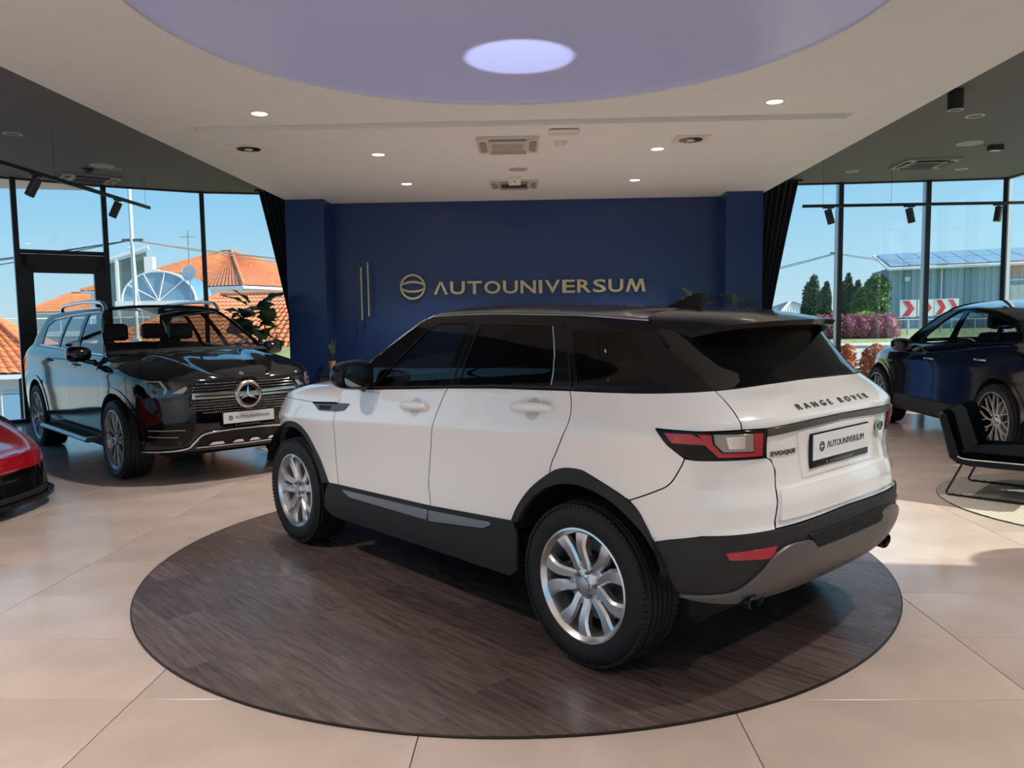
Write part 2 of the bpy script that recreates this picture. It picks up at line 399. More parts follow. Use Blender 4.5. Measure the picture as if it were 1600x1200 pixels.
def mullion(p, nrm, k):
    a = math.atan2(nrm[1], nrm[0]); o = bpy.data.objects.new('mullion', None); COL.objects.link(o); o.location = (p[0], p[1], 0); o.rotation_euler = (0, 0, a)
    o.name = 'trim_%d' % k; tag(o, 'slim dark metal glazing mullion with pale side faces', 'mullion', group='glazing mullions', kind='structure')
    MB().box((-.055, 0, ZD/2), (.05, .075, ZD)).build('face_cap', m_frame, o)
    MB().box((.045, 0, ZD/2), (.15, .055, ZD)).build('box_profile', m_alu, o)
def build_glazing():
    k = 0
    for side, P in (('left', LF), ('right', RF)):
        for i in range(len(P)-1):
            if side == 'left' and i == 8: continue
            wh = 'left facade, bay %d counted from the front' % (i+1) if side == 'left' else 'right facade, bay %d counted from the blue wall' % (i+1)
            pane(P[i], P[i+1], 0, ZD, 'floor to ceiling clear window of the '+wh)
        for i, p in enumerate(P):
            if side == 'right' and i in (0,): continue
            if side == 'left' and i == len(P)-1: continue
            a, b = Vector(P[max(i-1, 0)]), Vector(P[min(i+1, len(P)-1)]); t = (b-a).normalized()
            n = (-t.y, t.x); k += 1; mullion(p, n, k)
    # the bay with the glass door and its fanlight
    A, B = LF[8], LF[9]
    o = pane(A, B, 2.62, ZD, 'clear fanlight window above the dark framed glass door')
    c = ((A[0]+B[0])/2, (A[1]+B[1])/2); a = math.atan2(B[1]-A[1], B[0]-A[0]); L = math.dist(A, B)
    d = bpy.data.objects.new('door_1', None); COL.objects.link(d); d.location = (*c, 0); d.rotation_euler = (0, 0, a)
    tag(d, 'glass door in a broad dark frame behind the black SUV', 'door', kind='structure')
    f = MB(); h = 2.60
    f.box((-L/2+.075, 0, h/2), (.09, .14, h)); f.box((L/2-.075, 0, h/2), (.09, .14, h)); f.box((0, 0, h-.08), (L-.06, .14, .18)); f.build('door_frame', m_frame, d)
    l = MB(); w = L-.22
    l.box((-w/2+.045, -.02, 1.22), (.09, .09, 2.42)); l.box((w/2-.045, -.02, 1.22), (.09, .09, 2.42)); l.box((0, -.02, 2.385), (w, .09, .12)); l.box((0, -.02, .07), (w, .09, .12))
    l.build('door_leaf', m_frame, d)
    MB().box((0, -.02, 1.22), (w-.16, .02, 2.25)).build('glass_pane', m_pane, d)
    hd = MB(); hd.tube([(w/2-.05, -.07, 1.0), (w/2-.05, -.11, 1.0), (w/2-.17, -.11, 1.0)], .011, 8); hd.build('door_handle', m_alu, d, smooth=40)
    # front glazing behind the camera
    for i in range(5):
        pane((-8.9+i*3.37, -4.08), (-8.9+(i+1)*3.37, -4.08), .4, ZD, 'wide clear window of the street front, bay %d from the left' % (i+1))
build_glazing()
def build_curtain(name, x0, x1t, x1b, y, label, flip):
    """pleated drape hanging from the ceiling, drawn in towards the floor"""
    mb = MB(); N = 96; H = 26
    def fn(s, t):
        z = .02+t*(ZD-.03); k = t**1.3
        xe = x1b+(x1t-x1b)*k; x = x0+(xe-x0)*s
        amp = .055*(1-.25*t); yy = y+amp*math.sin(s*2*math.pi*9)+.012*math.sin(s*40+t*5)
        return (x, yy, z)
    mb.grid(fn, N, H); v = list(mb.v); n = len(v)
    mb.add([(a, b+.012, c) for a, b, c in v], [tuple(q[::-1]) for q in mb.f])
    t = thing(name, label, 'curtain', ((x0+x1t)/2, y, 0)); 
    o = mb.build('drape', mat('navy_velvet', (.008, .010, .020), .9, sheen=.15), t, smooth=60); o.location = (-(x0+x1t)/2, -y, 0)
    MB().box(((x0+x1t)/2, y, ZD-.02), (abs(x1t-x0)+.1, .05, .03)).build('curtain_rail', m_blackm, t).location = (-(x0+x1t)/2, -y, 0)
build_curtain('curtain', -3.86, -4.68, -4.0, 13.42, 'tall dark navy pleated curtain at the left end of the blue wall', False)
build_curtain('curtain', 3.50, 4.42, 3.78, 13.42, 'tall dark navy pleated curtain at the right end of the blue wall', True)
def build_sign():
    t = thing('wall_lettering', 'gold metal AUTOUNIVERSUM lettering with round emblem on the navy wall', 'sign', (0, BACK-.045, 2.03))
    M = Matrix.Rotation(R(90), 4, 'X')
    def place(v, f, name, dx, dz):
        v = [M@Vector(p) for p in v]; o = obj(name, [(p.x+dx, p.y, p.z+dz) for p in v], f, m_gold, t); return o
    word = '\u039bUTOUNIVERSUM'; x = -1.645; wid = [.262, .272, .268, .30, .275, .285, .105, .275, .235, .25, .24, .27, .36]
    tot = sum(wid); k = (1.80+1.645)/tot
    for ch, w in zip(word, wid):
        cw = w*k
        if ch == 'M':
            mm = MB(); mm.prism([(0, 0), (.14, 0), (.27, .66), (.46, 0), (.58, 0), (.745, .66), (.83, 0), (1, 0), (.87, 1), (.69, 1), (.52, .33), (.35, 1), (.17, 1)], 0, .03); v, f = mm.v, mm.f
        else: v, f = text_mesh(ch, .285, .03, 1.0, .0045)
        xs = [p[0] for p in v]; zs = [p[1] for p in v]; g = (max(xs)-min(xs)); tw = cw*.86 if ch != 'I' else cw*.52
        v = [((p[0]-(max(xs)+min(xs))/2)*tw/g, (p[1]-(max(zs)+min(zs))/2)*.207/(max(zs)-min(zs)), p[2]) for p in v]
        place(v, f, 'letter', x+cw/2, -.012); x += cw
    # emblem: ring with two lens-shaped arcs inside
    ex, ez, r = -1.965, .015, .205
    mb = MB(); mb.lathe([(r-.032, 0), (r, 0), (r, .03), (r-.032, .03), (r-.032, 0)], 56)
    for sg in (1, -1):
        up = [(-r+.02+i/24*2*(r-.02), 0) for i in range(25)]
        outer = [(x, sg*(.010+.085*math.sqrt(max(0, 1-(x/(r-.015))**2)))) for x, _ in up]
        inn = [(x, sg*(-.012+.072*math.sqrt(max(0, 1-(x/(r-.015))**2)))) for x, _ in up]
        mb.prism(outer+inn[::-1], 0, .03)
    place(mb.v, mb.f, 'round_emblem', ex, ez)
build_sign()
def build_pendant(x, z0, z1, label):
    t = thing('pendant_lamp', label, 'lamp', (x, 12.55, ZS), group='slim pendant lamps'); 
    MB().cyl((0, 0, z0-ZS), (0, 0, z1-ZS), .016, n=12).build('tube', m_gold, t, smooth=40)
    MB().cyl((0, 0, z1-ZS), (0, 0, 0), .0018, n=6).build('suspension_wire', m_blackm, t)
    MB().cyl((0, 0, -.012), (0, 0, -.0005), .03, n=16).build('ceiling_rose', m_whitep, t)
build_pendant(-2.77, 1.52, 2.36, 'slim gold tube pendant lamp, the lower one, left of the wall emblem')
build_pendant(-2.66, 1.58, 2.44, 'slim gold tube pendant lamp, the higher one, nearer the wall emblem')
# ------------------------------------------------------------------ ceiling fittings
def spot(o, power, cone=110, blend=.6, col=(1, .95, .885), r=.05, z=-.02):
    ld = bpy.data.lights.new('downlight_beam', 'SPOT'); ld.energy = power; ld.spot_size = R(cone); ld.spot_blend = blend; ld.color = col; ld.shadow_soft_size = r
    s = bpy.data.objects.new('downlight_beam', ld); COL.objects.link(s); s.parent = o; s.location = (0, 0, z); return s
def downlight(x, y, z, label, lit=0, r=.075, rim=None, group=None, warm=(1, .95, .885)):
    t = thing('downlight', label, 'downlight', (x, y, z), group=group)
    MB().lathe([(r, 0), (r, -.006), (r*.86, -.008), (r*.80, -.003), (r*.80, 0)], 28).build('bezel', rim or m_whitep, t, smooth=40)
    d = MB(); d.cyl((0, 0, -.0035), (0, 0, -.0005), r*.80, n=28); d.build('diffuser', m_led if lit else m_blackm, t)
    if lit: spot(t, lit, col=warm)
P_DL = 300
for x, y, w in ((-2.47, 7.21, 'left of the long slot'), (2.14, 7.19, 'right of the long slot'), (-1.76, 9.07, 'left of the near ceiling cassette'), (-1.76, 11.04, 'near the blue wall, left'), (1.40, 9.07, 'beside the right square vent'), (1.40, 11.08, 'near the blue wall, right')):
    downlight(x, y, ZS, 'round lit white downlight in the white ceiling, '+w, P_DL*.85, .085)
for x in (-2.9, 2.7):
    for y in (3.2, 1.0, -1.4):
        downlight(x, y, ZS, 'round lit white downlight in the white ceiling, %s row, %s' % ('left' if x < 0 else 'right', {3.2: 'beside the lilac disc', 1.0: 'above the viewer', -1.4: 'by the street front'}[y]), P_DL*(.85 if x < 0 else .68), .085)
for y, w in ((-.9, 'the nearer'), (-2.7, 'the farther')): downlight(-1.5, y, ZS, 'added unseen fill downlight left of the centre line behind the viewer, '+w, P_DL*1.75, .085, warm=(1, .85, .70))  # warm fill lamps added out of view to brighten the white SUV's rear quarter
for x, sd in ((-6.3, 'left'),):  # unseen fill lamps added to brighten the white SUV's left side
    for y, w in ((1.2, 'abreast of the viewer'), (-1.6, 'behind the viewer')):
        downlight(x, y, ZD, 'added unseen fill downlight in the dark ceiling on the %s, %s' % (sd, w), P_DL*1.35, .085)
m_bez = mat('pale_bezel', (.62, .50, .42), .4)
downlight(-6.08, 9.21, ZD, 'round copper-rimmed downlight in the dark ceiling above the red car', 0, .10, m_bez)
downlight(-6.05, 11.40, ZD, 'round yellow-rimmed downlight beside the left cassette unit', 0, .085, mat('brass_bezel', (.6, .55, .3), .4))
downlight(5.05, 9.34, ZD, 'round white-rimmed unlit downlight, nearest in the right dark ceiling', 0, .10)
downlight(5.03, 12.77, ZD, 'round white-rimmed unlit downlight left of the right cassette unit', 0, .09)
downlight(6.71, 12.73, ZD, 'round white-rimmed unlit downlight right of the right cassette unit', 0, .09)
def loudspeaker(x, y, z, r, label):
    t = thing('ceiling_speaker', label, 'speaker', (x, y, z)); MB().lathe([(r, 0), (r, -.006), (r*.95, -.010), (0, -.011)], 32).build('grille', mat('grille_grey', (.36, .35, .33), .6), t, smooth=30)
    MB().lathe([(r, 0), (r*1.05, 0), (r*1.05, -.005), (r, -.006)], 32).build('rim', m_whitep, t)
loudspeaker(-6.10, 11.15, ZD, .15, 'round pale ceiling loudspeaker above the black SUV')
loudspeaker(5.80, 10.83, ZD, .15, 'round pale ceiling loudspeaker above the black coupe SUV')
loudspeaker(-.19, 10.12, ZS, .12, 'round grey ceiling loudspeaker between the two cassettes')
def dome(x, y, z, r, label, col, cat='smoke detector'):
    t = thing('ceiling_detector', label, cat, (x, y, z)); MB().lathe([(r, 0), (r, -.02), (r*.8, -.025)], 24).build('base', m_whitep if col != m_blackm else m_blackm, t, smooth=30)
    MB().lathe([(r*.78, -.022), (r*.7, -.05), (r*.4, -.065), (0, -.07)], 24).build('dome', col, t, smooth=40)
dome(-6.42, 11.35, ZD, .08, 'small black dome camera beside the left loudspeaker', m_blackm, 'camera')
dome(.29, 8.61, ZS, .07, 'white round smoke detector behind the wireless box', m_whitep)
t = thing('wireless_box', 'flat white wireless box on the white ceiling', 'router', (.31, 8.09, ZS)); MB().box((0, 0, -.022), (.30, .16, .035), bev=.012).build('housing', m_whitep, t); MB().box((.03, 0, -.004), (.16, .09, .008)).build('mount', m_greyp, t)
t = thing('ceiling_box', 'small black box on the right dark ceiling', 'sensor', (6.23, 10.99, ZD)); MB().box((0, 0, -.035), (.17, .12, .07), bev=.008).build('housing', m_blackm, t); MB().box((0, -.0, -.071), (.12, .08, .004)).build('lens', m_whitep, t)
t = thing('surface_spotlight', 'black cylindrical surface spotlight at the edge of the white ceiling', 'spotlight', (4.26, 8.24, ZD)); MB().cyl((0, 0, -.20), (0, 0, -.001), .075, n=28).build('housing', m_blackm, t, smooth=40); MB().lathe([(.074, -.201), (.055, -.203), (.05, -.19), (0, -.19)], 28).build('reflector', m_alu, t, smooth=40)
def cassette(x, y, z, sx, sy, rz, label, cm, dark, gm):
    t = thing('air_conditioner', label, 'air conditioner', (x, y, z), rz)
    f = MB(); f.prism([(-sx/2, -sy/2), (sx/2, -sy/2), (sx/2, sy/2), (-sx/2, sy/2)], -.03, -.001); f.build('panel', cm, t)
    MB().box((0, 0, -.034), (sx*.58, sy*.58, .012), bev=.005).build('intake_grille', gm, t)
    for a in range(4):
        q = math.pi/2*a; d = (sx if a % 2 else sy)*.40; L = (sy if a % 2 else sx)*.60
        o = MB().box((0, 0, 0), (L, .07, .014)).build('louvre', dark, t); o.location = (d*math.sin(q), -d*math.cos(q), -.036); o.rotation_euler = (R(14)*(1), 0, q)
    for i in range(7):
        MB().box((0, (i-3)*sy*.07, -.042), (sx*.52, .006, .005)).build('grille_bar', dark if gm != m_greyp else m_blackm, t)
m_cass = mat('cassette_white', (.55, .51, .45), .45); m_cassd = mat('cassette_slot', (.28, .26, .24), .5)
cassette(-.27, 8.66, ZS, .66, .72, R(1), 'square white ceiling cassette unit, the nearer of two, right behind the slot', m_cass, m_cassd, m_cass)
cassette(-.27, 11.16, ZS, .66, .62, R(1), 'square white ceiling cassette unit, the farther of two, near the blue wall', m_cass, m_cassd, m_greyp)
t = thing('ceiling_sensor', 'small white box hanging below the far ceiling cassette', 'sensor', (-.25, 10.72, ZS)); MB().box((0, 0, -.05), (.16, .07, .1), bev=.008).build('housing', m_whitep, t); MB().cyl((0, -.036, -.06), (0, -.04, -.06), .012, n=10).build('lens', m_greyp, t)
cassette(-6.80, 12.05, ZD, .78, .66, R(40), 'ceiling cassette unit with dark slots above the black SUV by the door', mat('cassette_grey', (.30, .29, .28), .5), m_blackm, m_greyp)
cassette(5.84, 12.13, ZD, .76, .70, R(-2), 'ceiling cassette unit with dark grille above the black coupe SUV', MATS['cassette_grey'], m_blackm, m_greyp)
def vent(x, y, rz, label, dark):
    t = thing('air_vent', label, 'vent', (x, y, ZS), rz)
    MB().box((0, 0, -.007), (.36, .36, .012)).build('plate', m_whitep, t)
    MB().lathe([(.15, -.0135), (.15, -.02), (.13, -.016), (.13, -.0135)], 28).build('ring', m_whitep, t, smooth=40)
    for i in range(12):
        a = i*math.pi/6; o = MB().box((.085, 0, 0), (.075, .03, .003)).build('swirl_blade', dark, t); o.location = (0, 0, -.017); o.rotation_euler = (R(22), 0, a)
    MB().cyl((0, 0, -.014), (0, 0, -.022), .045, n=20).build('hub', m_whitep, t)
    MB().cyl((0, 0, -.0132), (0, 0, -.0138), .128, n=24).build('throat', m_blackm, t)
vent(-3.08, 8.60, 0, 'square white swirl vent at the left of the white ceiling', m_blackm)
vent(1.68, 8.60, 0, 'square white swirl vent at the right of the white ceiling', m_greyp)
def track(A, B, heads, label, wires):
    A, B = Vector(A), Vector(B); d = (B-A); L = d.length; d.normalize()
    t = thing('track_light', label, 'track light', tuple(A), math.atan2(d.y, d.x))
    MB().box((L/2, 0, 0), (L, .036, .042)).build('rail', m_blackm, t)
    for s in wires: MB().cyl((s, 0, .02), (s, 0, ZD-A.z-.001), .002, n=5).build('suspension_wire', m_blackm, t)
    for s, tilt, az in heads:
        h = MB(); h.box((s, 0, -.028), (.16, .034, .022)); h.cyl((s, 0, -.035), (s, 0, -.10), .010, n=10); o = h.build('adapter', m_blackm, t)
        ax = Vector((math.cos(az)*math.sin(tilt), math.sin(az)*math.sin(tilt), -math.cos(tilt)))
        p = Vector((s, 0, -.085)); c = MB(); c.cyl(p-ax*.03, p+ax*.185, .052, n=24); hd = c.build('lamp_head', mat('graphite_lamp', (.02, .021, .022), .5), t, smooth=40)
        q = MB(); q.cyl(p+ax*.186, p+ax*.19, .044, n=20); q.build('lens', mat('lamp_lens', (.45, .42, .38), .25), hd)
track((-5.53, 6.9, 3.22), (-5.68, 11.62, 3.22), [(1.93, R(28), R(95)), (3.77, R(26), R(95))], 'long black ceiling track with two spotlights, left side', [1.2, 2.3, 4.6])
track((3.99, 11.95, 3.115), (8.0-.12, 11.98, 3.115), [(.38, R(15), R(-10)), (1.57, R(12), R(-10)), (2.88, R(9), R(190))], 'black suspended track with three spotlights, right side', [.30, 1.30, 3.4])

t = thing('sun_blocker', 'added unseen white pier beside the right glazing, blocks the sun', 'sun_blocker', (7.60, 6.80, 0)); MB().box((0, 0, ZD/2), (.42, .86, ZD-.002)).build('shaft', m_white, t); MB().box((0, 0, .05), (.45, .89, .1)).build('base', m_blackm, t)  # added out of view to keep a streak of sun off the floor
t = thing('shadow_board', 'added unseen white board with a rounded corner at the right, casts a shadow', 'stand', (5.6, 4.1, 0), R(90))  # added out of view to give the floor sun patch its rounded shadow edge
pl = [(-.75, .06), (.72, .06), (.72, 1.35)]+[(.72-.42+.42*math.cos(R(a)), 1.40+.42*math.sin(R(a))) for a in range(0, 91, 10)]+[(-.75, 1.82)]
MB().prism(pl, -.03, .03, Matrix.Rotation(R(90), 4, 'X')).build('board', m_whitep, t)
for x in (-.5, .5): MB().box((x, 0, .03), (.06, .5, .06), bev=.01).build('foot', m_blackm, t)

MB().prism([(-9.3, 10.9), (-8.95, 11.15), (-7.96, 11.98), (-7.0, 12.80), (-7.6, 13.2), (-9.6, 12.6), (-10.4, 11.4)], 3.76, 3.95).build('trim_99', m_whitep)
tag(bpy.data.objects['trim_99'], 'pale outer roof overhang above the left windows', 'soffit', kind='structure')
# ------------------------------------------------------------------ car body surfaces
def pchip(pts):
    """monotone cubic through (x, y) pairs, vectorised"""
    X = np.array([p[0] for p in pts], float); Y = np.array([p[1] for p in pts], float)
    h = np.diff(X); d = np.diff(Y)/h; m = np.zeros_like(Y)
    for i in range(1, len(X)-1):
        if d[i-1]*d[i] > 0:
            w1, w2 = 2*h[i]+h[i-1], h[i]+2*h[i-1]; m[i] = (w1+w2)/(w1/d[i-1]+w2/d[i])
    m[0], m[-1] = d[0], d[-1]
    def f(x):
        x = np.clip(np.asarray(x, float), X[0], X[-1]); k = np.clip(np.searchsorted(X, x)-1, 0, len(X)-2)
        t = (x-X[k])/h[k]; t2, t3 = t*t, t*t*t
        return (2*t3-3*t2+1)*Y[k]+(t3-2*t2+t)*h[k]*m[k]+(-2*t3+3*t2)*Y[k+1]+(t3-t2)*h[k]*m[k+1]
    return f
def sstep(a, b, x):
    t = np.clip((np.asarray(x, float)-a)/(b-a), 0, 1); return t*t*(3-2*t)
class Surf:
    """body side wrapped round both ends: u runs along the waist (u = x along the flank), z is the height"""
    def __init__(s, W, xr, xf, x0r, x0f, nr=3.8, nf=3.0, ar=.85, af=.85, b=.93):
        s.W, s.xr, s.xf, s.x0r, s.x0f, s.nr, s.nf = W, xr, xf, x0r, x0f, nr, nf
        def table(a, n):
            th = np.linspace(0, np.pi/2, 800)**1.0; th = np.pi/2*(np.linspace(0, 1, 4000)**3)
            th = np.unique(np.concatenate([th, np.pi/2-th]))
            x = a*np.sin(th)**(2/n); y = b*np.maximum(np.cos(th), 0)**(2/n)
            L = np.concatenate([[0], np.cumsum(np.hypot(np.diff(x), np.diff(y)))]); return L, th
        s.Lr, s.tr = table(ar, nr); s.Lf, s.tf = table(af, nf)
        s.umin, s.umax = x0r-s.Lr[-1], x0f+s.Lf[-1]
    def P(s, u, z):
        u = np.asarray(u, float); z = np.asarray(z, float)*np.ones_like(u)
        thr = np.interp(s.x0r-u, s.Lr, s.tr); thf = np.interp(u-s.x0f, s.Lf, s.tf)
        xr = s.x0r-(s.x0r-s.xr(z))*np.sin(thr)**(2/s.nr); xf = s.x0f+(s.xf(z)-s.x0f)*np.sin(thf)**(2/s.nf)
        x = np.where(u < s.x0r, xr, np.where(u > s.x0f, xf, u))
        k = np.where(u < s.x0r, np.maximum(np.cos(thr), 0)**(2/s.nr), np.where(u > s.x0f, np.maximum(np.cos(thf), 0)**(2/s.nf), 1))
        return np.stack([x, s.W(x, z)*k, z], -1)
    def PN(s, u, z, e=.004):
        p = s.P(u, z); u = np.asarray(u, float); z = np.asarray(z, float)
        u1, u0 = np.minimum(u+e, s.umax), np.maximum(u-e, s.umin)
        du = s.P(u1, z)-s.P(u0, z); dz = s.P(u, z+e)-s.P(u, z-e)
        n = np.cross(dz, du); n /= np.linalg.norm(n, axis=-1, keepdims=True)+1e-12; return p, n
class Field:
    """height field z = h(x, y) (bonnet, roof); parameters are (x, y)"""
    def __init__(s, h): s.h = h
    def P(s, x, y): x = np.asarray(x, float); y = np.asarray(y, float); return np.stack([x, y, s.h(x, y)], -1)
    def PN(s, x, y, e=.004):
        x = np.asarray(x, float); y = np.asarray(y, float)
        gx = (s.h(x+e, y)-s.h(x-e, y))/(2*e); gy = (s.h(x, y+e)-s.h(x, y-e))/(2*e)
        n = np.stack([-gx, -gy, np.ones_like(gx)], -1); n /= np.linalg.norm(n, axis=-1, keepdims=True); return s.P(x, y), n
# ------------------------------------------------------------------ car building tools
def densify(L, d):
    out = []; n = len(L)
    for i in range(n):
        a, b = L[i], L[(i+1) % n]; k = max(1, int(math.dist(a, b)/d))
        out += [(a[0]+(b[0]-a[0])*j/k, a[1]+(b[1]-a[1])*j/k) for j in range(k)]
    return out
def inset(L, g):
    n = len(L)
    ar = sum(L[i][0]*L[(i+1) % n][1]-L[(i+1) % n][0]*L[i][1] for i in range(n)); s = 1 if ar > 0 else -1; out = []
    for i in range(n):
        a, b, c = L[i-1], L[i], L[(i+1) % n]; N = []
        for p, q in ((a, b), (b, c)):
            dx, dy = q[0]-p[0], q[1]-p[1]; l = math.hypot(dx, dy) or 1; N.append((-dy/l*s, dx/l*s))
        k = 1+N[0][0]*N[1][0]+N[0][1]*N[1][1]; k = max(k, .35)
        out.append((b[0]+g*(N[0][0]+N[1][0])/k, b[1]+g*(N[0][1]+N[1][1])/k))
    return out
def patch_data(S, outline, holes=(), off=0, rim=.012, step=.04, dens=.025, side=1, gap=.0):
    if gap:
        o2 = inset(outline, gap); lim = [getattr(S, 'umin', None), getattr(S, 'umax', None)]
        outline = [((a[0], b[1]) if any(l is not None and abs(a[0]-l) < 1e-6 for l in lim) else b) for a, b in zip(outline, o2)]; holes = [inset(h, -gap) for h in holes]
    outline = densify(outline, dens); holes = [densify(h, dens) for h in holes]
    K = 3.0 if isinstance(S, Surf) else 1.0; sc_ = lambda L: [(a, b*K) for a, b in L]
    v, f = cdt_region(sc_(outline), [sc_(h) for h in holes], step*1.15 if K > 1 else step)
    v = [(a, b/K) for a, b in v]
    U = np.array([p[0] for p in v]); Z = np.array([p[1] for p in v])
    p, n = S.PN(U, Z); p = p+n*off
    # which way do triangles wind: parameters (u, z) against the outward normal
    i, j, k = f[len(f)//2][:3]
    g = np.cross(p[j]-p[i], p[k]-p[i]); fl = (g*n[i]).sum() < 0
    if fl: f = [tuple(q[::-1]) for q in f]
    V = list(p); N = list(n); F = list(f)
    if rim:
        cnt = {}
        for q in f:
            for a in range(len(q)):
                e = (q[a], q[(a+1) % len(q)]); cnt[e] = 1
        bd = [e for e in cnt if (e[1], e[0]) not in cnt]
        nb = {}
        for a, b in bd:
            t = p[b]-p[a]; o = np.cross(t, n[a]); o /= np.linalg.norm(o)+1e-12
            nb.setdefault(a, []).append(o); nb.setdefault(b, []).append(o)
        top, bot = {}, {}
        for a, os_ in nb.items():
            o = sum(os_); o = o/(np.linalg.norm(o)+1e-12)
            top[a] = len(V); V.append(p[a]); N.append((o+n[a])/np.linalg.norm(o+n[a])); bot[a] = len(V); V.append(p[a]-n[a]*rim); N.append(o)
        F += [(top[b], top[a], bot[a], bot[b]) for a, b in bd]
    V = np.array(V); N = np.array(N)
    if side < 0: V = V*[1, -1, 1]; N = N*[1, -1, 1]; F = [tuple(q[::-1]) for q in F]
    return V, F, N, [0]*len(f)+[1]*(len(F)-len(f))
def merge_data(*ds):
    V, F, N, I = [], [], [], []; k = 0
    for v, f, n, ix in ds:
        I += ix; V.append(v); N.append(n); F += [tuple(i+k for i in q) for q in f]; k += len(v)
    return np.concatenate(V), F, np.concatenate(N), I
def gap_shade(o, ix, m):
    """painted panels get near-black edge flanges, the shade of the gaps put into their colour"""
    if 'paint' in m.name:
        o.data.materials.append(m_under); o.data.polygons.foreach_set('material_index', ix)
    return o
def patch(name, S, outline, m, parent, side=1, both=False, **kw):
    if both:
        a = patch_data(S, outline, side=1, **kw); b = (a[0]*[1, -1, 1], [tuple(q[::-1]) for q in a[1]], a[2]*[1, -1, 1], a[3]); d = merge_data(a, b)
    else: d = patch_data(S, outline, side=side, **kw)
    return gap_shade(obj(name, d[0], d[1], m, parent, normals=d[2]), d[3], m)
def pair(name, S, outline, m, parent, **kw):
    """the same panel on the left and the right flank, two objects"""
    a = patch_data(S, outline, **kw); l = gap_shade(obj(name, a[0], a[1], m, parent, normals=a[2]), a[3], m)
    r = gap_shade(obj(name, a[0]*[1, -1, 1], [tuple(q[::-1]) for q in a[1]], m, parent, normals=a[2]*[1, -1, 1]), a[3], m); return l, r
class Para:
    """any parametric sheet fn(a, b) -> xyz arrays"""
    def __init__(s, fn, flip=1): s.fn = fn; s.flip = flip
    def P(s, a, b): return s.fn(np.asarray(a, float), np.asarray(b, float))
    def PN(s, a, b, e=.003):
        a = np.asarray(a, float); b = np.asarray(b, float)
        n = np.cross(s.P(a+e, b)-s.P(a-e, b), s.P(a, b+e)-s.P(a, b-e))*s.flip
        return s.P(a, b), n/(np.linalg.norm(n, axis=-1, keepdims=True)+1e-12)
def sheet(name, S, a0, a1, b0, b1, na, nb, m, parent, thick=0):
    A, B = np.meshgrid(np.linspace(a0, a1, na+1), np.linspace(b0, b1, nb+1), indexing='ij'); p, n = S.PN(A.ravel(), B.ravel())
    F = [(i*(nb+1)+j, (i+1)*(nb+1)+j, (i+1)*(nb+1)+j+1, i*(nb+1)+j+1) for i in range(na) for j in range(nb)]
    i, j, k = F[len(F)//2][:3]
    if (np.cross(p[j]-p[i], p[k]-p[i])*n[i]).sum() < 0: F = [q[::-1] for q in F]
    V, N = p, n
    if thick:
        K = len(p); V = np.concatenate([p, p-n*thick]); N = np.concatenate([n, -n]); F = F+[tuple(x+K for x in q[::-1]) for q in F]
        ed = [(i*(nb+1)) for i in range(na+1)], [(i*(nb+1)+nb) for i in range(na+1)], list(range(nb+1)), list(range(na*(nb+1), (na+1)*(nb+1)))
        for L in ed:
            base = len(V); V = np.concatenate([V, p[L], p[L]-n[L]*thick]); 
            t = p[L[-1]]-p[L[0]]; o = np.cross(t, n[L[0]]); o = o/(np.linalg.norm(o)+1e-9); c = p.mean(0); o = o if ((p[L].mean(0)-c)*o).sum() > 0 else -o
            N = np.concatenate([N, np.tile(o, (2*len(L), 1))]); q = len(L)
            F = F+[(base+i, base+i+1, base+q+i+1, base+q+i) for i in range(q-1)]
    return obj(name, V, F, m, parent, normals=N)
def surf_text(txt, S, u0, z0, size, m, parent, name, sx=1.0, depth=.006, bold=0., slope=0., umap=None, spacing=1., align=1, tilt=0):
    """lettering laid on a body surface, one object per letter; text x runs along u (umap) and text y along z"""
    cu = 0
    v, f = text_mesh(txt, size, depth, sx, bold, spacing)
    # split into letters by connected pieces grouped on their x overlap
    par = list(range(len(v)))
    def find(a):
        while par[a] != a: par[a] = par[par[a]]; a = par[a]
        return a
    for q in f:
        for a in q[1:]: par[find(a)] = find(q[0])
    grp = {}
    for i in range(len(v)): grp.setdefault(find(i), []).append(i)
    out = []
    for ids in grp.values():
        mp = {i: k for k, i in enumerate(ids)}; s = set(ids)
        X = np.array([v[i] for i in ids]); side, U, Z = umap(X[:, 0], X[:, 1])
        p, n = S.PN(U, Z); p = p*np.stack([np.ones_like(side), side, np.ones_like(side)], -1); n = n*np.stack([np.ones_like(side), side, np.ones_like(side)], -1)
        p = p+n*(X[:, 2:3]+.001)
        out.append(obj(name, p, [tuple(mp[i] for i in q) for q in f if q[0] in s], m, parent))
    return out
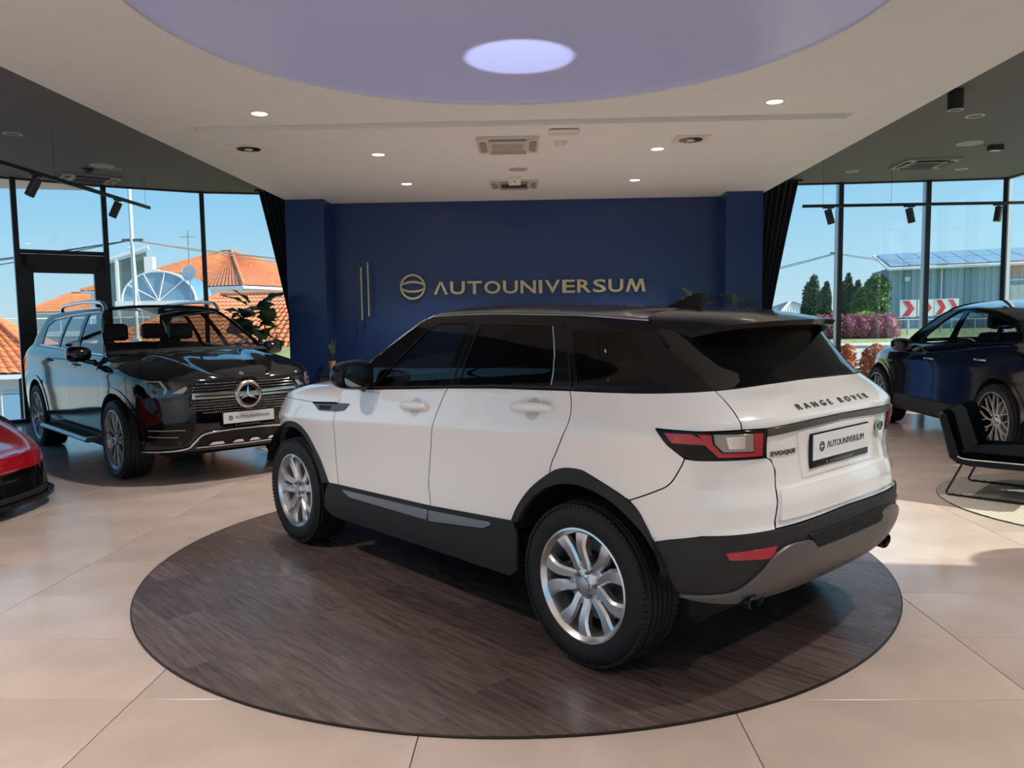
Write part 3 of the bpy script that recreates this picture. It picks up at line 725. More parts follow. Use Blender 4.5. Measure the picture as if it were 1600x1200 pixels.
# ---- materials shared by the cars
m_tyre = mat('tyre_rubber', (.011, .011, .012), .62, spec=.35, bump=(90, .05))
m_black = mat('gloss_black', (.005, .005, .006), .08, spec=.25)
m_blackp = mat('textured_black_plastic', (.020, .020, .022), .55, spec=.35, bump=(400, .1))
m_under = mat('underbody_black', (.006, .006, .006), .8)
m_silver = mat('silver_alloy', (.78, .78, .79), .22, .9)
m_chrome = mat('chrome', (.75, .75, .76), .08, 1)
m_discs = mat('brake_disc_steel', (.28, .28, .28), .35, .9)
m_seat = mat('dark_leather', (.022, .020, .020), .5)
m_platew = mat('plate_white', (.80, .80, .82), .4)
m_ink = mat('plate_ink', (.02, .02, .03), .5)
m_red = mat('lamp_red', (.40, .003, .018), .07, coat=.6)
m_clear = mat('lamp_clear', (.30, .27, .26), .10, .35, coat=1)
def wheel(parent, loc, side, rt, rr, width, style, m_rim=None, m_cap=None, steer=0, rot=0):
    """tyre, rim, spokes, nuts and disc under one part; the axle is local Y, outside is +Y"""
    m_rim = m_rim or m_silver
    w = bpy.data.objects.new('wheel', None); COL.objects.link(w); w.parent = parent; w.location = loc
    w.rotation_euler = (0, rot, (0 if side > 0 else math.pi)+steer)
    M = Matrix.Rotation(R(-90), 4, 'X')      # local Z of the lathe becomes +Y
    h = width/2; t = MB()
    sh = rt-.018
    prof = [(rr-.012, -h+.015), (rr+.004, -h+.006), (rr+.03, -h-.002), ((rr+rt)/2, -h-.006), (sh-.015, -h+.004), (sh+.006, -h+.02), (rt-.003, -h+.035)]
    g = []
    nt_ = 5
    for i in range(nt_):
        y0 = -h+.04+(2*h-.08)*i/nt_; y1 = -h+.04+(2*h-.08)*(i+1)/nt_-.008
        g += [(rt-.009, y0), (rt-.0005, y0+.0012), (rt, (y0+y1)/2), (rt-.0005, y1-.0012), (rt-.009, y1)]
    prof += g+[(a, -b) for a, b in prof[::-1]]
    t.lathe(prof, 72, M); t.build('tyre', m_tyre, w, smooth=35)
    # tread blocks on both shoulders
    tb = MB()
    for i in range(84):
        a = 2*math.pi*i/84
        for sg in (1, -1):
            c = Vector((math.cos(a)*(rt-.0145), sg*(h-.022), math.sin(a)*(rt-.0145)))
            tb.box(c, (.014, .030, .021), rot=Matrix.Rotation(-a, 3, 'Y')@Matrix.Rotation(R(0), 3, 'Z'))
    tag(tb.build('tread_blocks', m_tyre, w), kind='stuff')
    b = MB(); b.lathe([(rr-.004, -h+.01), (rr, -h+.004), (rr+.002, -h+.012), (rr-.01, -h+.03), (rr-.035, -h+.05), (rr-.04, 0), (rr-.022, h-.04), (rr-.016, h-.022), (rr+.004, h-.014), (rr+.004, h-.004), (rr-.004, h-.002), (rr-.012, h-.010), (rr-.022, h-.022)], 64, M); b.build('rim', m_black if style == 'cross' else m_rim, w, smooth=40)
    if style == 'cross': MB().tube([((rr+.0)*math.cos(2*math.pi*i/64), h-.006, (rr+.0)*math.sin(2*math.pi*i/64)) for i in range(64)], .006, 6, True).build('rim_edge', m_rim, w, smooth=60)
    d = MB(); d.cyl((0, -.02, 0), (0, .0, 0), rr*.72, n=40); d.cyl((0, 0, 0), (0, .03, 0), rr*.36, n=30); d.build('brake_disc', m_discs, w, smooth=40)
    d = MB(); d.cyl((0, -h+.03, 0), (0, -h+.035, 0), rr-.04, n=40); d.build('inner_shield', m_under, w)
    cal = MB(); cal.box((rr*.60, 0, rr*.15), (rr*.20, .07, rr*.55), bev=.012); cal.build('brake_caliper', m_greyp, w)
    yo, yh = h-.018, h-.045
    def spoke(pts, ws, hs, name='spoke', mm=None):
        """bar along pts (r, angle, y) with widths and depths; bevelled face"""
        V = []
        P = [Vector((r*math.cos(a), y, r*math.sin(a))) for r, a, y in pts]
        for i, p in enumerate(P):
            d = (P[min(i+1, len(P)-1)]-P[max(i-1, 0)]).normalized(); s = d.cross(Vector((0, 1, 0))).normalized()
            wd, dp = ws[i]/2, hs[i]
            V += [p-s*wd-Vector((0, dp, 0)), p-s*wd-Vector((0, dp*.28, 0)), p-s*wd*.62, p+s*wd*.62, p+s*wd-Vector((0, dp*.28, 0)), p+s*wd-Vector((0, dp, 0))]
        F = []
        for i in range(len(P)-1):
            for k in range(6): F.append((i*6+k, i*6+(k+1) % 6, (i+1)*6+(k+1) % 6, (i+1)*6+k))
        F += [tuple(range(5, -1, -1)), tuple(range((len(P)-1)*6, len(P)*6))]
        mb = MB(); mb.add(V, F); bm = bmesh.new(); me = bpy.data.meshes.new(name)
        me.from_pydata([tuple(x) for x in V], [], F); bm.from_mesh(me); bmesh.ops.recalc_face_normals(bm, faces=bm.faces); bm.to_mesh(me); bm.free()
        me.materials.append(mm or m_rim); me.polygons.foreach_set('use_smooth', [True]*len(me.polygons)); me.set_sharp_from_angle(angle=R(28))
        o = bpy.data.objects.new(name, me); COL.objects.link(o); o.parent = w; return o
    R0 = rr-.018
    if style == 'split5':
        for i in range(5):
            c = 2*math.pi*i/5+R(90)
            for sg in (-1, 1):
                spoke([(.052, c+sg*R(20), yh+.004), (.085, c+sg*R(19), yh+.010), (.125, c+sg*R(13.5), yo-.010), (.165, c+sg*R(12.5), yo-.003), (.20, c+sg*R(15), yo), (R0+.012, c+sg*R(17.5), yo-.002)], [.044, .042, .048, .056, .064, .078], [.050, .046, .040, .036, .032, .028])
            # the web that ties a pair near the hub
            spoke([(.070, c-R(24), yh+.006), (.088, c, yh+.004), (.070, c+R(24), yh+.006)], [.05, .03, .05], [.04, .03, .04], 'spoke_web')
    elif style == 'multi':
        for i in range(10):
            c = 2*math.pi*i/10
            spoke([(.05, c, yh+.012), (.11, c, yo-.006), (R0*.62, c-R(1), yo), (R0+.01, c-R(6.5), yo-.002)], [.022, .016, .013, .013], [.045, .035, .03, .024])
            spoke([(.12, c+R(1), yo-.008), (R0*.64, c+R(4), yo-.002), (R0+.01, c+R(8.5), yo-.002)], [.012, .011, .013], [.03, .028, .024])
    elif style == 'cross':
        for i in range(10):
            c = 2*math.pi*i/10+R(9)
            spoke([(.045, c-R(5), yh+.012), (R0*.50, c, yo-.006)], [.013, .011], [.03, .025])
            for sg in (-1, 1):
                spoke([(R0*.48, c, yo-.006), (R0*.70, c+sg*R(6), yo-.002), (R0+.01, c+sg*R(12.5), yo-.002)], [.009, .008, .009], [.024, .022, .02])
    hb = MB(); hb.lathe([(.078, h-.075), (.076, h-.05), (.066, h-.040), (.040, h-.036), (.034, h-.030), (.033, h-.026), (.0, h-.024)], 30, M); hb.build('hub', m_rim, w, smooth=30)
    cp = MB(); cp.lathe([(.031, h-.0255), (.031, h-.020), (.026, h-.017), (0, h-.016)], 28, M); cp.build('centre_cap', m_cap or m_alu, w, smooth=40)
    for i in range(5):
        a = 2*math.pi*(i+.5)/5+R(90); n = MB(); n.cyl((.055*math.cos(a), h-.05, .055*math.sin(a)), (.055*math.cos(a), h-.024, .055*math.sin(a)), .0115, .009, n=6); n.build('wheel_nut', m_greyp, w)
    return w
def seat(parent, x, y, z, m=None, w=.5, s=1.0):
    m = m or m_seat; q = bpy.data.objects.new('car_seat', None); COL.objects.link(q); q.parent = parent; q.location = (x, y, z); q.scale = (s, s, s)
    def pad(name, prof, hw):
        mb = MB(); pr = smooth_path(prof, 4, True); n = len(pr); ys = [-hw, -hw+.03, -hw*.5, 0, hw*.5, hw-.03, hw]; sc = [.82, .97, 1, .97, 1, .97, .82]
        cx, cz = sum(p[0] for p in pr)/n, sum(p[1] for p in pr)/n; V = []
        for yy, k in zip(ys, sc): V += [(cx+(a-cx)*k, yy, cz+(b-cz)*k) for a, b in pr]
        F = [(i*n+j, i*n+(j+1) % n, (i+1)*n+(j+1) % n, (i+1)*n+j) for i in range(len(ys)-1) for j in range(n)]
        F += [tuple(range(n)), tuple(range((len(ys)-1)*n, len(ys)*n))[::-1]]
        mb.add(V, F); mb.build(name, m, q, smooth=50)
    pad('seat_base', [(-.26, 0), (.24, .02), (.28, .10), (.22, .17), (-.22, .14), (-.28, .08)], w/2)
    pad('seat_back', [(-.22, .10), (-.12, .12), (-.20, .45), (-.27, .70), (-.36, .72), (-.38, .62), (-.32, .3)], w/2)
    pad('headrest', [(-.29, .76), (-.25, .80), (-.27, .93), (-.33, .95), (-.37, .88), (-.36, .78)], .13)
def steering_wheel(parent, x, y, z, tilt=R(25)):
    q = bpy.data.objects.new('steering_wheel', None); COL.objects.link(q); q.parent = parent; q.location = (x, y, z); q.rotation_euler = (0, R(90)-tilt, 0)
    MB().tube([(.18*math.cos(2*math.pi*i/28), .18*math.sin(2*math.pi*i/28), 0) for i in range(28)], .016, 8, True).build('grip', m_seat, q, smooth=60)
    s = MB(); s.box((0, 0, 0), (.12, .13, .04), bev=.015)
    for a in (0, 90, 270): s.box((.09*math.cos(R(a)), .09*math.sin(R(a)), 0), (.16, .03, .02), rz=R(a))
    s.build('hub', m_seat, q)
def number_plate(parent, p, nrm, w=.52, h=.112, frame=True, tilt=0.0, flat=None):
    """white plate with emblem and word in a dark holder; nrm is its yaw, facing outwards"""
    q = bpy.data.objects.new('number_plate', None); COL.objects.link(q); q.parent = parent; q.location = p; q.rotation_euler = (R(90)+tilt, 0, nrm)
    # local x right, y up, z outward
    if frame:
        MB().box((0, -.006, -.004), (w+.014, h+.034, .016), bev=.004).build('plate_holder', m_black, q)
    MB().box((0, .008, .006), (w-.006, h-.006, .006)).build('plate_face', m_platew, q)
    v, f = text_mesh('\u039bUTOUNIVERSUM', .066, .0015, 1.0, 0); xs = [a[0] for a in v]; k = .345/(max(xs)-min(xs))
    obj('plate_word', [(a[0]*k+.032, a[1]*.60+.008, a[2]+.0092) for a in v], f, m_ink, q)
    e = MB(); e.lathe([(.017, 0), (.0235, 0), (.0235, .0015), (.017, .0015)], 28)
    for sg in (1, -1):
        A = [(-.021+.042*i/12, sg*(.001+.010*math.sqrt(max(0, 1-((-.021+.042*i/12)/.022)**2)))) for i in range(13)]; B = [(a, b-sg*.0045) for a, b in A]; e.prism(A+B[::-1], 0, .0015)
    obj('plate_emblem', [(a*.9-.186, b*.9+.008, c+.0092) for a, b, c in e.v], e.f, m_ink, q)
    if frame:
        v, f = text_mesh('\u039bUTOUNIVERSUM', .017, .0008, 1.5, 0); obj('holder_word', [(a[0], a[1]*.75-h/2-.0095, a[2]+.0042) for a in v], f, m_alu, q)
        c = MB(); c.lathe([(.004, 0), (.006, 0), (.006, .001), (.004, .001)], 14); obj('holder_emblem', [(a-.13, b-h/2-.009, z+.0042) for a, b, z in c.v], c.f, m_alu, q)
    return q
# ------------------------------------------------------------------ surfaces of the white SUV
def ev_surf():
    wl = pchip([(.12, .78), (.20, .86), (.28, .900), (.40, .918), (.52, .926), (.70, .932), (.84, .938), (.935, .946), (.975, .937), (1.03, .920), (1.09, .902), (1.132, .888), (1.146, .872), (1.25, .838), (1.35, .798), (1.45, .750), (1.52, .705), (1.58, .62)])
    def W(x, z):
        zp = z+.06*x*np.clip((z-.35)/.55, 0, 1)
        return wl(zp)*(1-.055*sstep(.75, 1.75, x))
    xr = pchip([(.25, -1.80), (.36, -1.95), (.45, -2.03), (.55, -2.065), (.66, -2.065), (.69, -2.05), (.76, -2.045), (.84, -2.02), (.95, -2.012), (1.04, -2.018), (1.09, -2.025), (1.13, -1.99), (1.17, -1.93), (1.22, -1.85), (1.30, -1.775), (1.40, -1.69), (1.48, -1.62), (1.56, -1.52)])
    xf = pchip([(.25, 2.00), (.45, 2.13), (.65, 2.16), (.85, 2.13), (.95, 2.06), (1.02, 1.95), (1.10, 1.75), (1.6, 1.5)])
    return Surf(W, xr, xf, -1.2, 1.25, 3.8, 2.6)
EV = ev_surf()
# ------------------------------------------------------------------ the white SUV on the platform
m_evw = mat('white_car_paint', (.88, .85, .835), .18, coat=1, spec=.5)
m_evo = mat('white_car_body', (.88, .85, .835), .18, coat=1, spec=.5); m_tintf = glassmat('front_door_glass', (.17, .18, .18), ior=1.38); m_tintr = glassmat('privacy_glass', (.015, .015, .016), ior=1.36)
m_grey = mat('satin_grey_plastic', (.105, .10, .097), .38, .25); m_sill = mat('satin_silver_sill', (.28, .31, .35), .3, .6)
m_bar = mat('dark_satin_trim', (.10, .095, .09), .3, .5); m_letter = mat('dark_chrome_letter', (.20, .20, .205), .2, .9)
def arc(c, r, a0, a1, n=18): return [(c[0]+r*math.cos(R(a0+(a1-a0)*i/n)), c[1]+r*math.sin(R(a0+(a1-a0)*i/n))) for i in range(n+1)]
def between(P, a, b): return P[a:b+1]
def superblob(c, r, n1=2.6, nu=28, nv=18, M=None):
    v = []; f = []
    sg = lambda t, e: math.copysign(abs(t)**e, t)
    for i in range(nv+1):
        p = -math.pi/2+math.pi*i/nv
        for j in range(nu):
            t = 2*math.pi*j/nu; e = 2/n1
            q = Vector((r[0]*sg(math.cos(p), e)*sg(math.cos(t), e), r[1]*sg(math.cos(p), e)*sg(math.sin(t), e), r[2]*sg(math.sin(p), e)))
            v.append((M@q if M else q)+Vector(c))
    for i in range(nv):
        for j in range(nu): f.append((i*nu+j, i*nu+(j+1) % nu, (i+1)*nu+(j+1) % nu, (i+1)*nu+j))
    return v, f
def liner(parent, x, z, r, y0, y1):
    for sd in (1, -1):
        mb = MB(); n = 24
        for i in range(n):
            a, b = R(18+146*i/n), R(18+146*(i+1)/n)
            q = [(x+r*math.cos(t), y*sd, z+r*math.sin(t)) for t in (a, b) for y in (y0, y1)]
            mb.add(q, [(0, 1, 3, 2)] if sd < 0 else [(2, 3, 1, 0)])
        mb.add([(x+r*math.cos(R(t)), y0*sd, z+r*math.sin(R(t))) for t in range(-10, 191, 10)], [tuple(range(21))])
        mb.build('wheel_liner', m_under, parent)
def cluster(parent, x, hw, z):
    d = MB(); d.grid(lambda s, t: (x+.28*t-.06*math.cos((s-.5)*3), (s-.5)*2*hw, z-.05*(1-t)**2+.02*math.sin(s*math.pi)-.10*(t < .01)), 16, 6); d.build('dashboard', m_seat, parent, smooth=60)
    b = MB(); b.box((x+.05, 0, z-.17), (.12, hw*2, .28), bev=.04); b.build('dash_front', m_seat, parent)
def build_evoque():
    S = EV; um = S.umin
    T = thing('compact_suv', 'white compact SUV with black roof standing on the round wooden platform', 'car', (-.0703, 4.8937, PZ+.0012), 2.33199)
    belt = [(.679, 1.100), (.353, 1.108), (0, 1.131), (-.375, 1.157), (-.75, 1.178), (-1.262, 1.197), (-1.89, 1.209), (-2.083, 1.212)]
    gf = [(.679, 1.099), (.688, 1.069), (.715, .951), (.720, .802), (.722, .64), (.713, .494)]
    gm = smooth_path([(-.378, 1.157), (-.353, 1.10), (-.330, 1.024), (-.318, .972), (-.293, .873), (-.263, .734), (-.248, .639), (-.254, .579), (-.256, .526)], 4)
    gr = smooth_path([(-1.262, 1.197), (-1.279, 1.161), (-1.286, 1.101), (-1.276, 1.039), (-1.228, .954), (-1.180, .879), (-1.164, .829)], 4)
    archr = smooth_path([(-.904, .566), (-.952, .647), (-1.042, .744), (-1.164, .829), (-1.249, .862), (-1.346, .869), (-1.408, .856), (-1.533, .81), (-1.605, .773), (-1.655, .72), (-1.695, .622)], 4)
    archf = smooth_path([(.836, .488), (.922, .615), (1.0, .69), (1.089, .762), (1.2, .815), (1.318, .833), (1.44, .822), (1.554, .788), (1.66, .71), (1.73, .62), (1.765, .545)], 4)
    sill = [(.836, .488), (.713, .494), (-.256, .526), (-.904, .566)]
    seam = smooth_path([(-1.856, .963), (-1.839, .927), (-1.791, .86), (-1.72, .823), (-1.605, .778)], 4)
    tg1 = smooth_path([(-2.083, 1.212), (-2.080, 1.18), (-2.070, 1.136), (-2.068, 1.10), (-2.077, 1.070)], 4)
    tg2 = smooth_path([(-2.207, .950), (-2.236, .935), (-2.255, .891), (-2.245, .806), (-2.202, .669)], 4)
    btop = [(-1.695, .622), (-1.76, .640), (-1.886, .664), (-2.202, .669), (um, .676)]
    zcl = lambda u: .985-.055*sstep(1.4, 2.4, u)
    i_top = min(range(len(archr)), key=lambda i: abs(archr[i][0]+1.164)); i_seam = min(range(len(archr)), key=lambda i: abs(archr[i][0]+1.605))
    g = .0027
    # painted panels, both flanks
    ftop = [(u, float(zcl(u))) for u in np.linspace(1.84, .716, 20)]
    pair('front_fender', S, gf[2:]+archf+[(1.80, .52), (1.84, .50)]+ftop, m_evw, T, gap=g)
    doors = pair('front_door', S, belt[:3]+gm+sill[1:2]+gf[::-1], m_evw, T, gap=g)
    rdoors = pair('rear_door', S, [belt[4]]+gr+archr[:i_top][::-1]+gm[::-1], m_evw, T, gap=g)
    pair('rear_quarter_panel', S, gr[::-1]+[belt[6]]+tg1+[(-1.90, 1.0685), (-1.734, 1.076), (-1.789, 1.015), (-1.84, .976)]+seam+archr[i_top+1:i_seam][::-1], m_evw, T, gap=g)
    pair('rear_corner_panel', S, seam[::-1]+[(-1.90, .957)]+tg2+btop[:3][::-1]+archr[i_seam+1:-1][::-1], m_evw, T, gap=g)
    tgu = tg1+[(-2.196, 1.067), (-2.483, 1.076), (um, 1.079), (um, 1.222), (-2.4, 1.219)]
    tu = patch('tailgate', S, tgu, m_evw, T, both=True, rim=.01, gap=.003)
    tgl = [(-2.206, 1.036), (-2.493, 1.047), (um, 1.054), (um, .678), (-2.206, .671)]+tg2[::-1][1:]
    patch('tailgate_lower', S, [(-2.206, 1.036), (-2.493, 1.047), (um, 1.054), (um, .678), (-2.206, .672), (-2.248, .806), (-2.259, .891), (-2.238, .935), (-2.210, .950)], m_evw, T, both=True, gap=.003)
    patch('tailgate_bar', S, [(-2.200, 1.066), (-2.483, 1.075), (um, 1.078), (um, 1.055), (-2.493, 1.048), (-2.206, 1.037)], m_bar, T, both=True, off=.008, rim=.014)
    # number plate bay: a raised frame line and ledge
    patch('plate_surround', S, [(-2.405, 1.034), (um, 1.046), (um, .842), (-2.432, .842)], m_evo, T, both=True, off=.0045, rim=.008)
    patch('tailgate_ledge', S, [(-2.262, .815), (um, .812), (um, .70), (-2.235, .70)], m_evo, T, both=True, off=.014, rim=.02)
    for sd, n in ((1, 1), (-1, -1)):
        lp = [(-1.734, 1.073), (-1.9, 1.066), (-2.202, 1.066), (-2.207, .951), (-1.884, .960), (-1.84, .977), (-1.789, 1.017)]
        L = patch('tail_lamp', S, lp, m_black, T, side=sd, off=.006, rim=.02)
        patch('red_lens', S, [(-1.773, 1.061), (-1.876, 1.060), (-1.912, 1.046), (-1.935, 1.019), (-1.807, 1.026)], m_red, L, side=sd, off=.0095, rim=.004)
        patch('red_band', S, [(-1.90, 1.060), (-1.952, 1.056), (-1.962, 1.020), (-1.998, .984), (-2.140, .979), (-2.134, 1.055), (-2.178, 1.053), (-2.181, .962), (-1.985, .968), (-1.938, 1.012), (-1.915, 1.046)], m_red, L, side=sd, off=.0095, rim=.004)
        patch('clear_lens', S, [(-1.962, 1.058), (-2.128, 1.055), (-2.135, .984), (-2.003, .989), (-1.970, 1.022)], m_clear, L, side=sd, off=.0105, rim=.005)
        patch('inner_reflector', S, [(-2.01, 1.048), (-2.09, 1.048), (-2.095, .998), (-2.025, 1.000)], m_chrome, L, side=sd, off=.012, rim=.003)
    # black lower mouldings
    for x0, pts, c in ((1, archf, (1.33, .375)), (-1, archr, (-1.33, .375))):
        if x0 > 0: ring = pts+[(1.725, .54)]+arc(c, .425, 24, 166, 22)
        else: ring = pts+[(-1.735, .50)]+arc(c, .43, 163, 27, 22)
        pair('arch_moulding', S, ring, m_blackp, T, off=.010, rim=.035)
    sl = pair('sill_moulding', S, sill+[(-.93, .50), (-.915, .33), (-.86, .29), (.84, .27), (.93, .31), (.905, .40)], m_blackp, T, off=.006, rim=.02)
    for o, sd in zip(sl, (1, -1)):
        patch('sill_strip', S, [(.654, .475), (-.237, .503), (-.230, .449), (.561, .442)], m_sill, o, side=sd, off=.016, rim=.01)
        patch('sill_strip', S, [(-.252, .504), (-.747, .533), (-.757, .522), (-.701, .496), (-.250, .447)], m_sill, o, side=sd, off=.016, rim=.01)
    patch('rear_bumper', S, btop+[(um, .40), (-2.556, .385), (-2.263, .39), (-2.07, .385), (-1.894, .40), (-1.815, .435), (-1.745, .52)], m_blackp, T, both=True, off=.006, rim=.03)
    sk = smooth_path([(-1.827, .424), (-2.024, .434), (-2.10, .49), (-2.168, .561), (-2.209, .585), (-2.276, .602), (-2.406, .597)], 4)+[(-2.452, .556), (um, .552), (um, .372), (-2.556, .378), (-2.263, .392), (-2.073, .388), (-1.894, .412)]
    patch('skid_plate', S, sk, m_grey, T, both=True, off=.022, rim=.03)
    patch('step_pad', S, [(-2.40, .618), (um, .614), (um, .556), (-2.456, .560), (-2.418, .600)], mat('step_rubber', (.010, .010, .011), .6, spec=.3), T, both=True, off=.016, rim=.012)
    hx = MB(); q = .017
    for j in range(4):
        for i in range(30):
            uu, zz = um+.004+(i+.5*(j % 2))*q*1.06, .563+j*q*.86
            if uu > -2.415+.05*(.60-zz)/.04*0 and zz > .60: continue
            if uu > -2.425: continue
            for sd in (1, -1):
                a = np.array([k*math.pi/3+math.pi/6 for k in range(6)]); P_, N_ = S.PN(uu+.40*q*np.cos(a), zz+.40*q*np.sin(a)); P_, N_ = P_*[1, sd, 1], N_*[1, sd, 1]
                hx.add(list(P_+N_*.0165)+list(P_+N_*.0195), [tuple(range(6, 12)) if sd > 0 else tuple(range(11, 5, -1))]+[(k, (k+1) % 6, 6+(k+1) % 6, 6+k) for k in range(6)])
    tag(hx.build('honeycomb_studs', m_blackp, bpy.data.objects[[o.name for o in children_of(T) if o.name.startswith('step_pad')][0]]), kind='stuff')
    for sd in (1, -1): patch('rear_reflector', S, [(-1.971, .602), (-2.198, .609), (-2.178, .563), (-1.986, .573)], m_red, T, side=sd, off=.010, rim=.006)
    # front end
    patch('front_bumper', S, [(1.845, .50)]+[(u, float(zcl(u))) for u in np.linspace(1.845, S.umax, 16)]+[(S.umax, .50)], m_evw, T, both=True)
    patch('lower_grille', S, [(1.86, .47), (1.88, .497), (S.umax, .497), (S.umax, .28), (1.95, .28), (1.88, .36)], m_blackp, T, both=True, off=.004)
    patch('radiator_grille', S, [(2.20, .90), (S.umax, .90), (S.umax, .76), (2.25, .76)], m_black, T, both=True, off=.008)
    for sd in (1, -1): patch('headlamp', S, [(1.90, .93), (2.18, .90), (2.20, .83), (1.98, .84)], m_clear, T, side=sd, off=.008)
    zc = pchip([(.6, 1.150), (.9, 1.142), (1.2, 1.120), (1.5, 1.078), (1.75, 1.025), (1.95, .972), (2.08, .932), (2.2, .92)])
    def bonnet(u, s):
        e = S.P(u, zcl(u)); t = np.sin(np.clip(s, -1, 1)*np.pi/2); pr = np.maximum(1-np.abs(t)**5, 0)**.45
        z0 = zcl(u); return np.stack([e[..., 0], e[..., 1]*t, z0+np.maximum(zc(e[..., 0])-z0, 0)*pr], -1)
    sheet('bonnet', Para(bonnet, -1), .694, S.umax-.02, -1, 1, 40, 44, m_evw, T)
    # black upper body
    rail = smooth_path([(-.02, 1.530), (-.45, 1.538), (-.9, 1.530), (-1.3, 1.520), (-1.6, 1.511), (-1.875, 1.498)], 5)
    apil = [(.66, 1.128), (.48, 1.25), (.338, 1.34), (.195, 1.425), (.06, 1.502), (-.02, 1.530)]
    fw = [(.355, 1.137), (.293, 1.182), (.146, 1.313), (.011, 1.428), (-.03, 1.458), (-.084, 1.479), (-.15, 1.488), (-.385, 1.486), (-.322, 1.170)]
    rw = [(-.485, 1.483), (-1.026, 1.474), (-1.045, 1.45), (-1.096, 1.344), (-1.118, 1.209), (-.455, 1.180), (-.44, 1.2)]
    qw = [(-1.165, 1.452), (-1.70, 1.446), (-1.76, 1.40), (-1.80, 1.25), (-1.78, 1.232), (-1.30, 1.221)]
    up = [(.69, 1.104)]+belt[1:]+[(-2.02, 1.30), (-1.945, 1.38), (-1.90, 1.45)]+rail[::-1]+apil[::-1][1:]
    pair('window_frame', S, up, m_black, T, holes=[fw, rw, qw], step=.05, rim=.02)
    for d, o in zip((1, -1), doors): patch('door_glass', S, inset(fw, -.004), m_tintf, o, side=d, off=-.006, rim=0)
    for d, o in zip((1, -1), rdoors): patch('door_glass', S, inset(rw, -.004), m_tintr, o, side=d, off=-.006, rim=0)
    for d in (1, -1): patch('quarter_glass', S, inset(qw, -.004), m_tintr, T, side=d, off=-.004, rim=0)
    rg = [(-2.088, 1.214), (-2.40, 1.2215), (um, 1.2245), (um, 1.475), (-2.0, 1.475), (-1.905, 1.45), (-1.945, 1.38), (-2.02, 1.30)]
    patch('rear_window', S, rg, mat('black_rear_glass', (.004, .004, .005), .03, spec=.4, coat=.2), T, both=True, off=-.002, rim=.01)
    def line(name, pts, r, m, off=.003, par=None):
        for sd in (1, -1):
            U = np.array([p[0] for p in pts]); Z = np.array([p[1] for p in pts]); p, n = S.PN(U, Z); p = (p+n*off)*[1, sd, 1]
            MB().tube([tuple(q) for q in p], r, 6).build(name, m, par or T, smooth=60)
    line('window_divider', densify([(-1.026, 1.474), (-1.096, 1.344), (-1.118, 1.209)], .04)[:-8] if False else [(-1.030, 1.47), (-1.07, 1.40), (-1.096, 1.344), (-1.11, 1.27), (-1.118, 1.212)], .0035, m_alu, 0)
    line('pillar_seam', [(-.418, 1.49), (-.43, 1.43), (-.41, 1.30), (-.385, 1.165)], .0025, m_under, .001)
    line('pillar_seam', [(-1.091, 1.488), (-1.15, 1.40), (-1.21, 1.30), (-1.262, 1.20)], .0025, m_under, .001)
    line('roof_seam', [(p[0], p[1]-.004) for p in rail], .003, m_alu, .0)
    line('belt_seal', [(p[0], p[1]+.008) for p in belt[:-1]], .004, m_blackp, .003)
    zr = lambda u: np.interp(u, [p[0] for p in rail[::-1]], [p[1] for p in rail[::-1]])
    zt = pchip([(-1.75, 1.515), (-1.33, 1.546), (-1.0, 1.564), (-.5, 1.587), (-.1, 1.592), (.1, 1.578), (.3, 1.55)])
    def roof(u, s):
        z0 = zr(u); e = S.P(u, z0); t = np.sin(np.clip(s, -1, 1)*np.pi/2); pr = np.maximum(1-np.abs(t)**2.6, 0)**.75
        return np.stack([e[..., 0]+.17*(1-t*t)*sstep(-1.2, -1.86, u), e[..., 1]*t, z0+(zt(e[..., 0])-z0)*pr], -1)
    RP = Para(roof, -1); sheet('roof', RP, -1.868, -.02, -1, 1, 44, 44, mat('roof_black', (.008, .007, .008), .14, spec=.16), T)
    # windscreen between the pillars, its head following the roof front
    ax = np.array([p[0] for p in apil[1:]]); az = np.array([p[1] for p in apil[1:]])
    ax = np.concatenate([[.66], ax]); az = np.concatenate([[1.12], az])
    def wind(t, s):
        x = np.interp(t, np.linspace(0, 1, len(ax)), ax); z = np.interp(t, np.linspace(0, 1, len(az)), az); y = S.W(x, z)-.004
        q = np.sin(np.clip(s, -1, 1)*np.pi/2); pr = np.maximum(1-np.abs(q)**2.6, 0)**.75
        return np.stack([x+.20*(1-t)*(1-q*q), y*q, z+(zt(-.02)-1.53)*pr*t], -1)
    sheet('windscreen', Para(wind, 1), 0, 1, -1, 1, 20, 36, glassmat('windscreen_glass', (.55, .62, .60)), T)
    for sd in (1, -1):
        P_ = [wind(np.array(t), np.array(1.0))*[1, sd, 1] for t in np.linspace(0, 1, 14)]; MB().tube([tuple(p) for p in P_], .008, 6).build('windscreen_trim', m_chrome, T, smooth=60)
    # roof spoiler
    G = smooth_path([(-1.34, 0, 1.549), (-1.36, .2, 1.547), (-1.42, .42, 1.537), (-1.47, .60, 1.520), tuple(S.P(np.array(-1.872), np.array(1.497))), tuple(S.P(np.array(-1.90), np.array(1.45))), tuple(S.P(np.array(-1.925), np.array(1.395)))], 5)
    Tt = smooth_path([(-1.895, 0, 1.488), (-1.875, .18, 1.486), (-1.825, .34, 1.480), (-1.745, .47, 1.466), (-1.67, .55, 1.445), (-1.61, .60, 1.418), tuple(S.P(np.array(-1.94), np.array(1.388))+np.array([-.01, .004, 0]))], 5)
    n = len(G); V = []; NT = 8
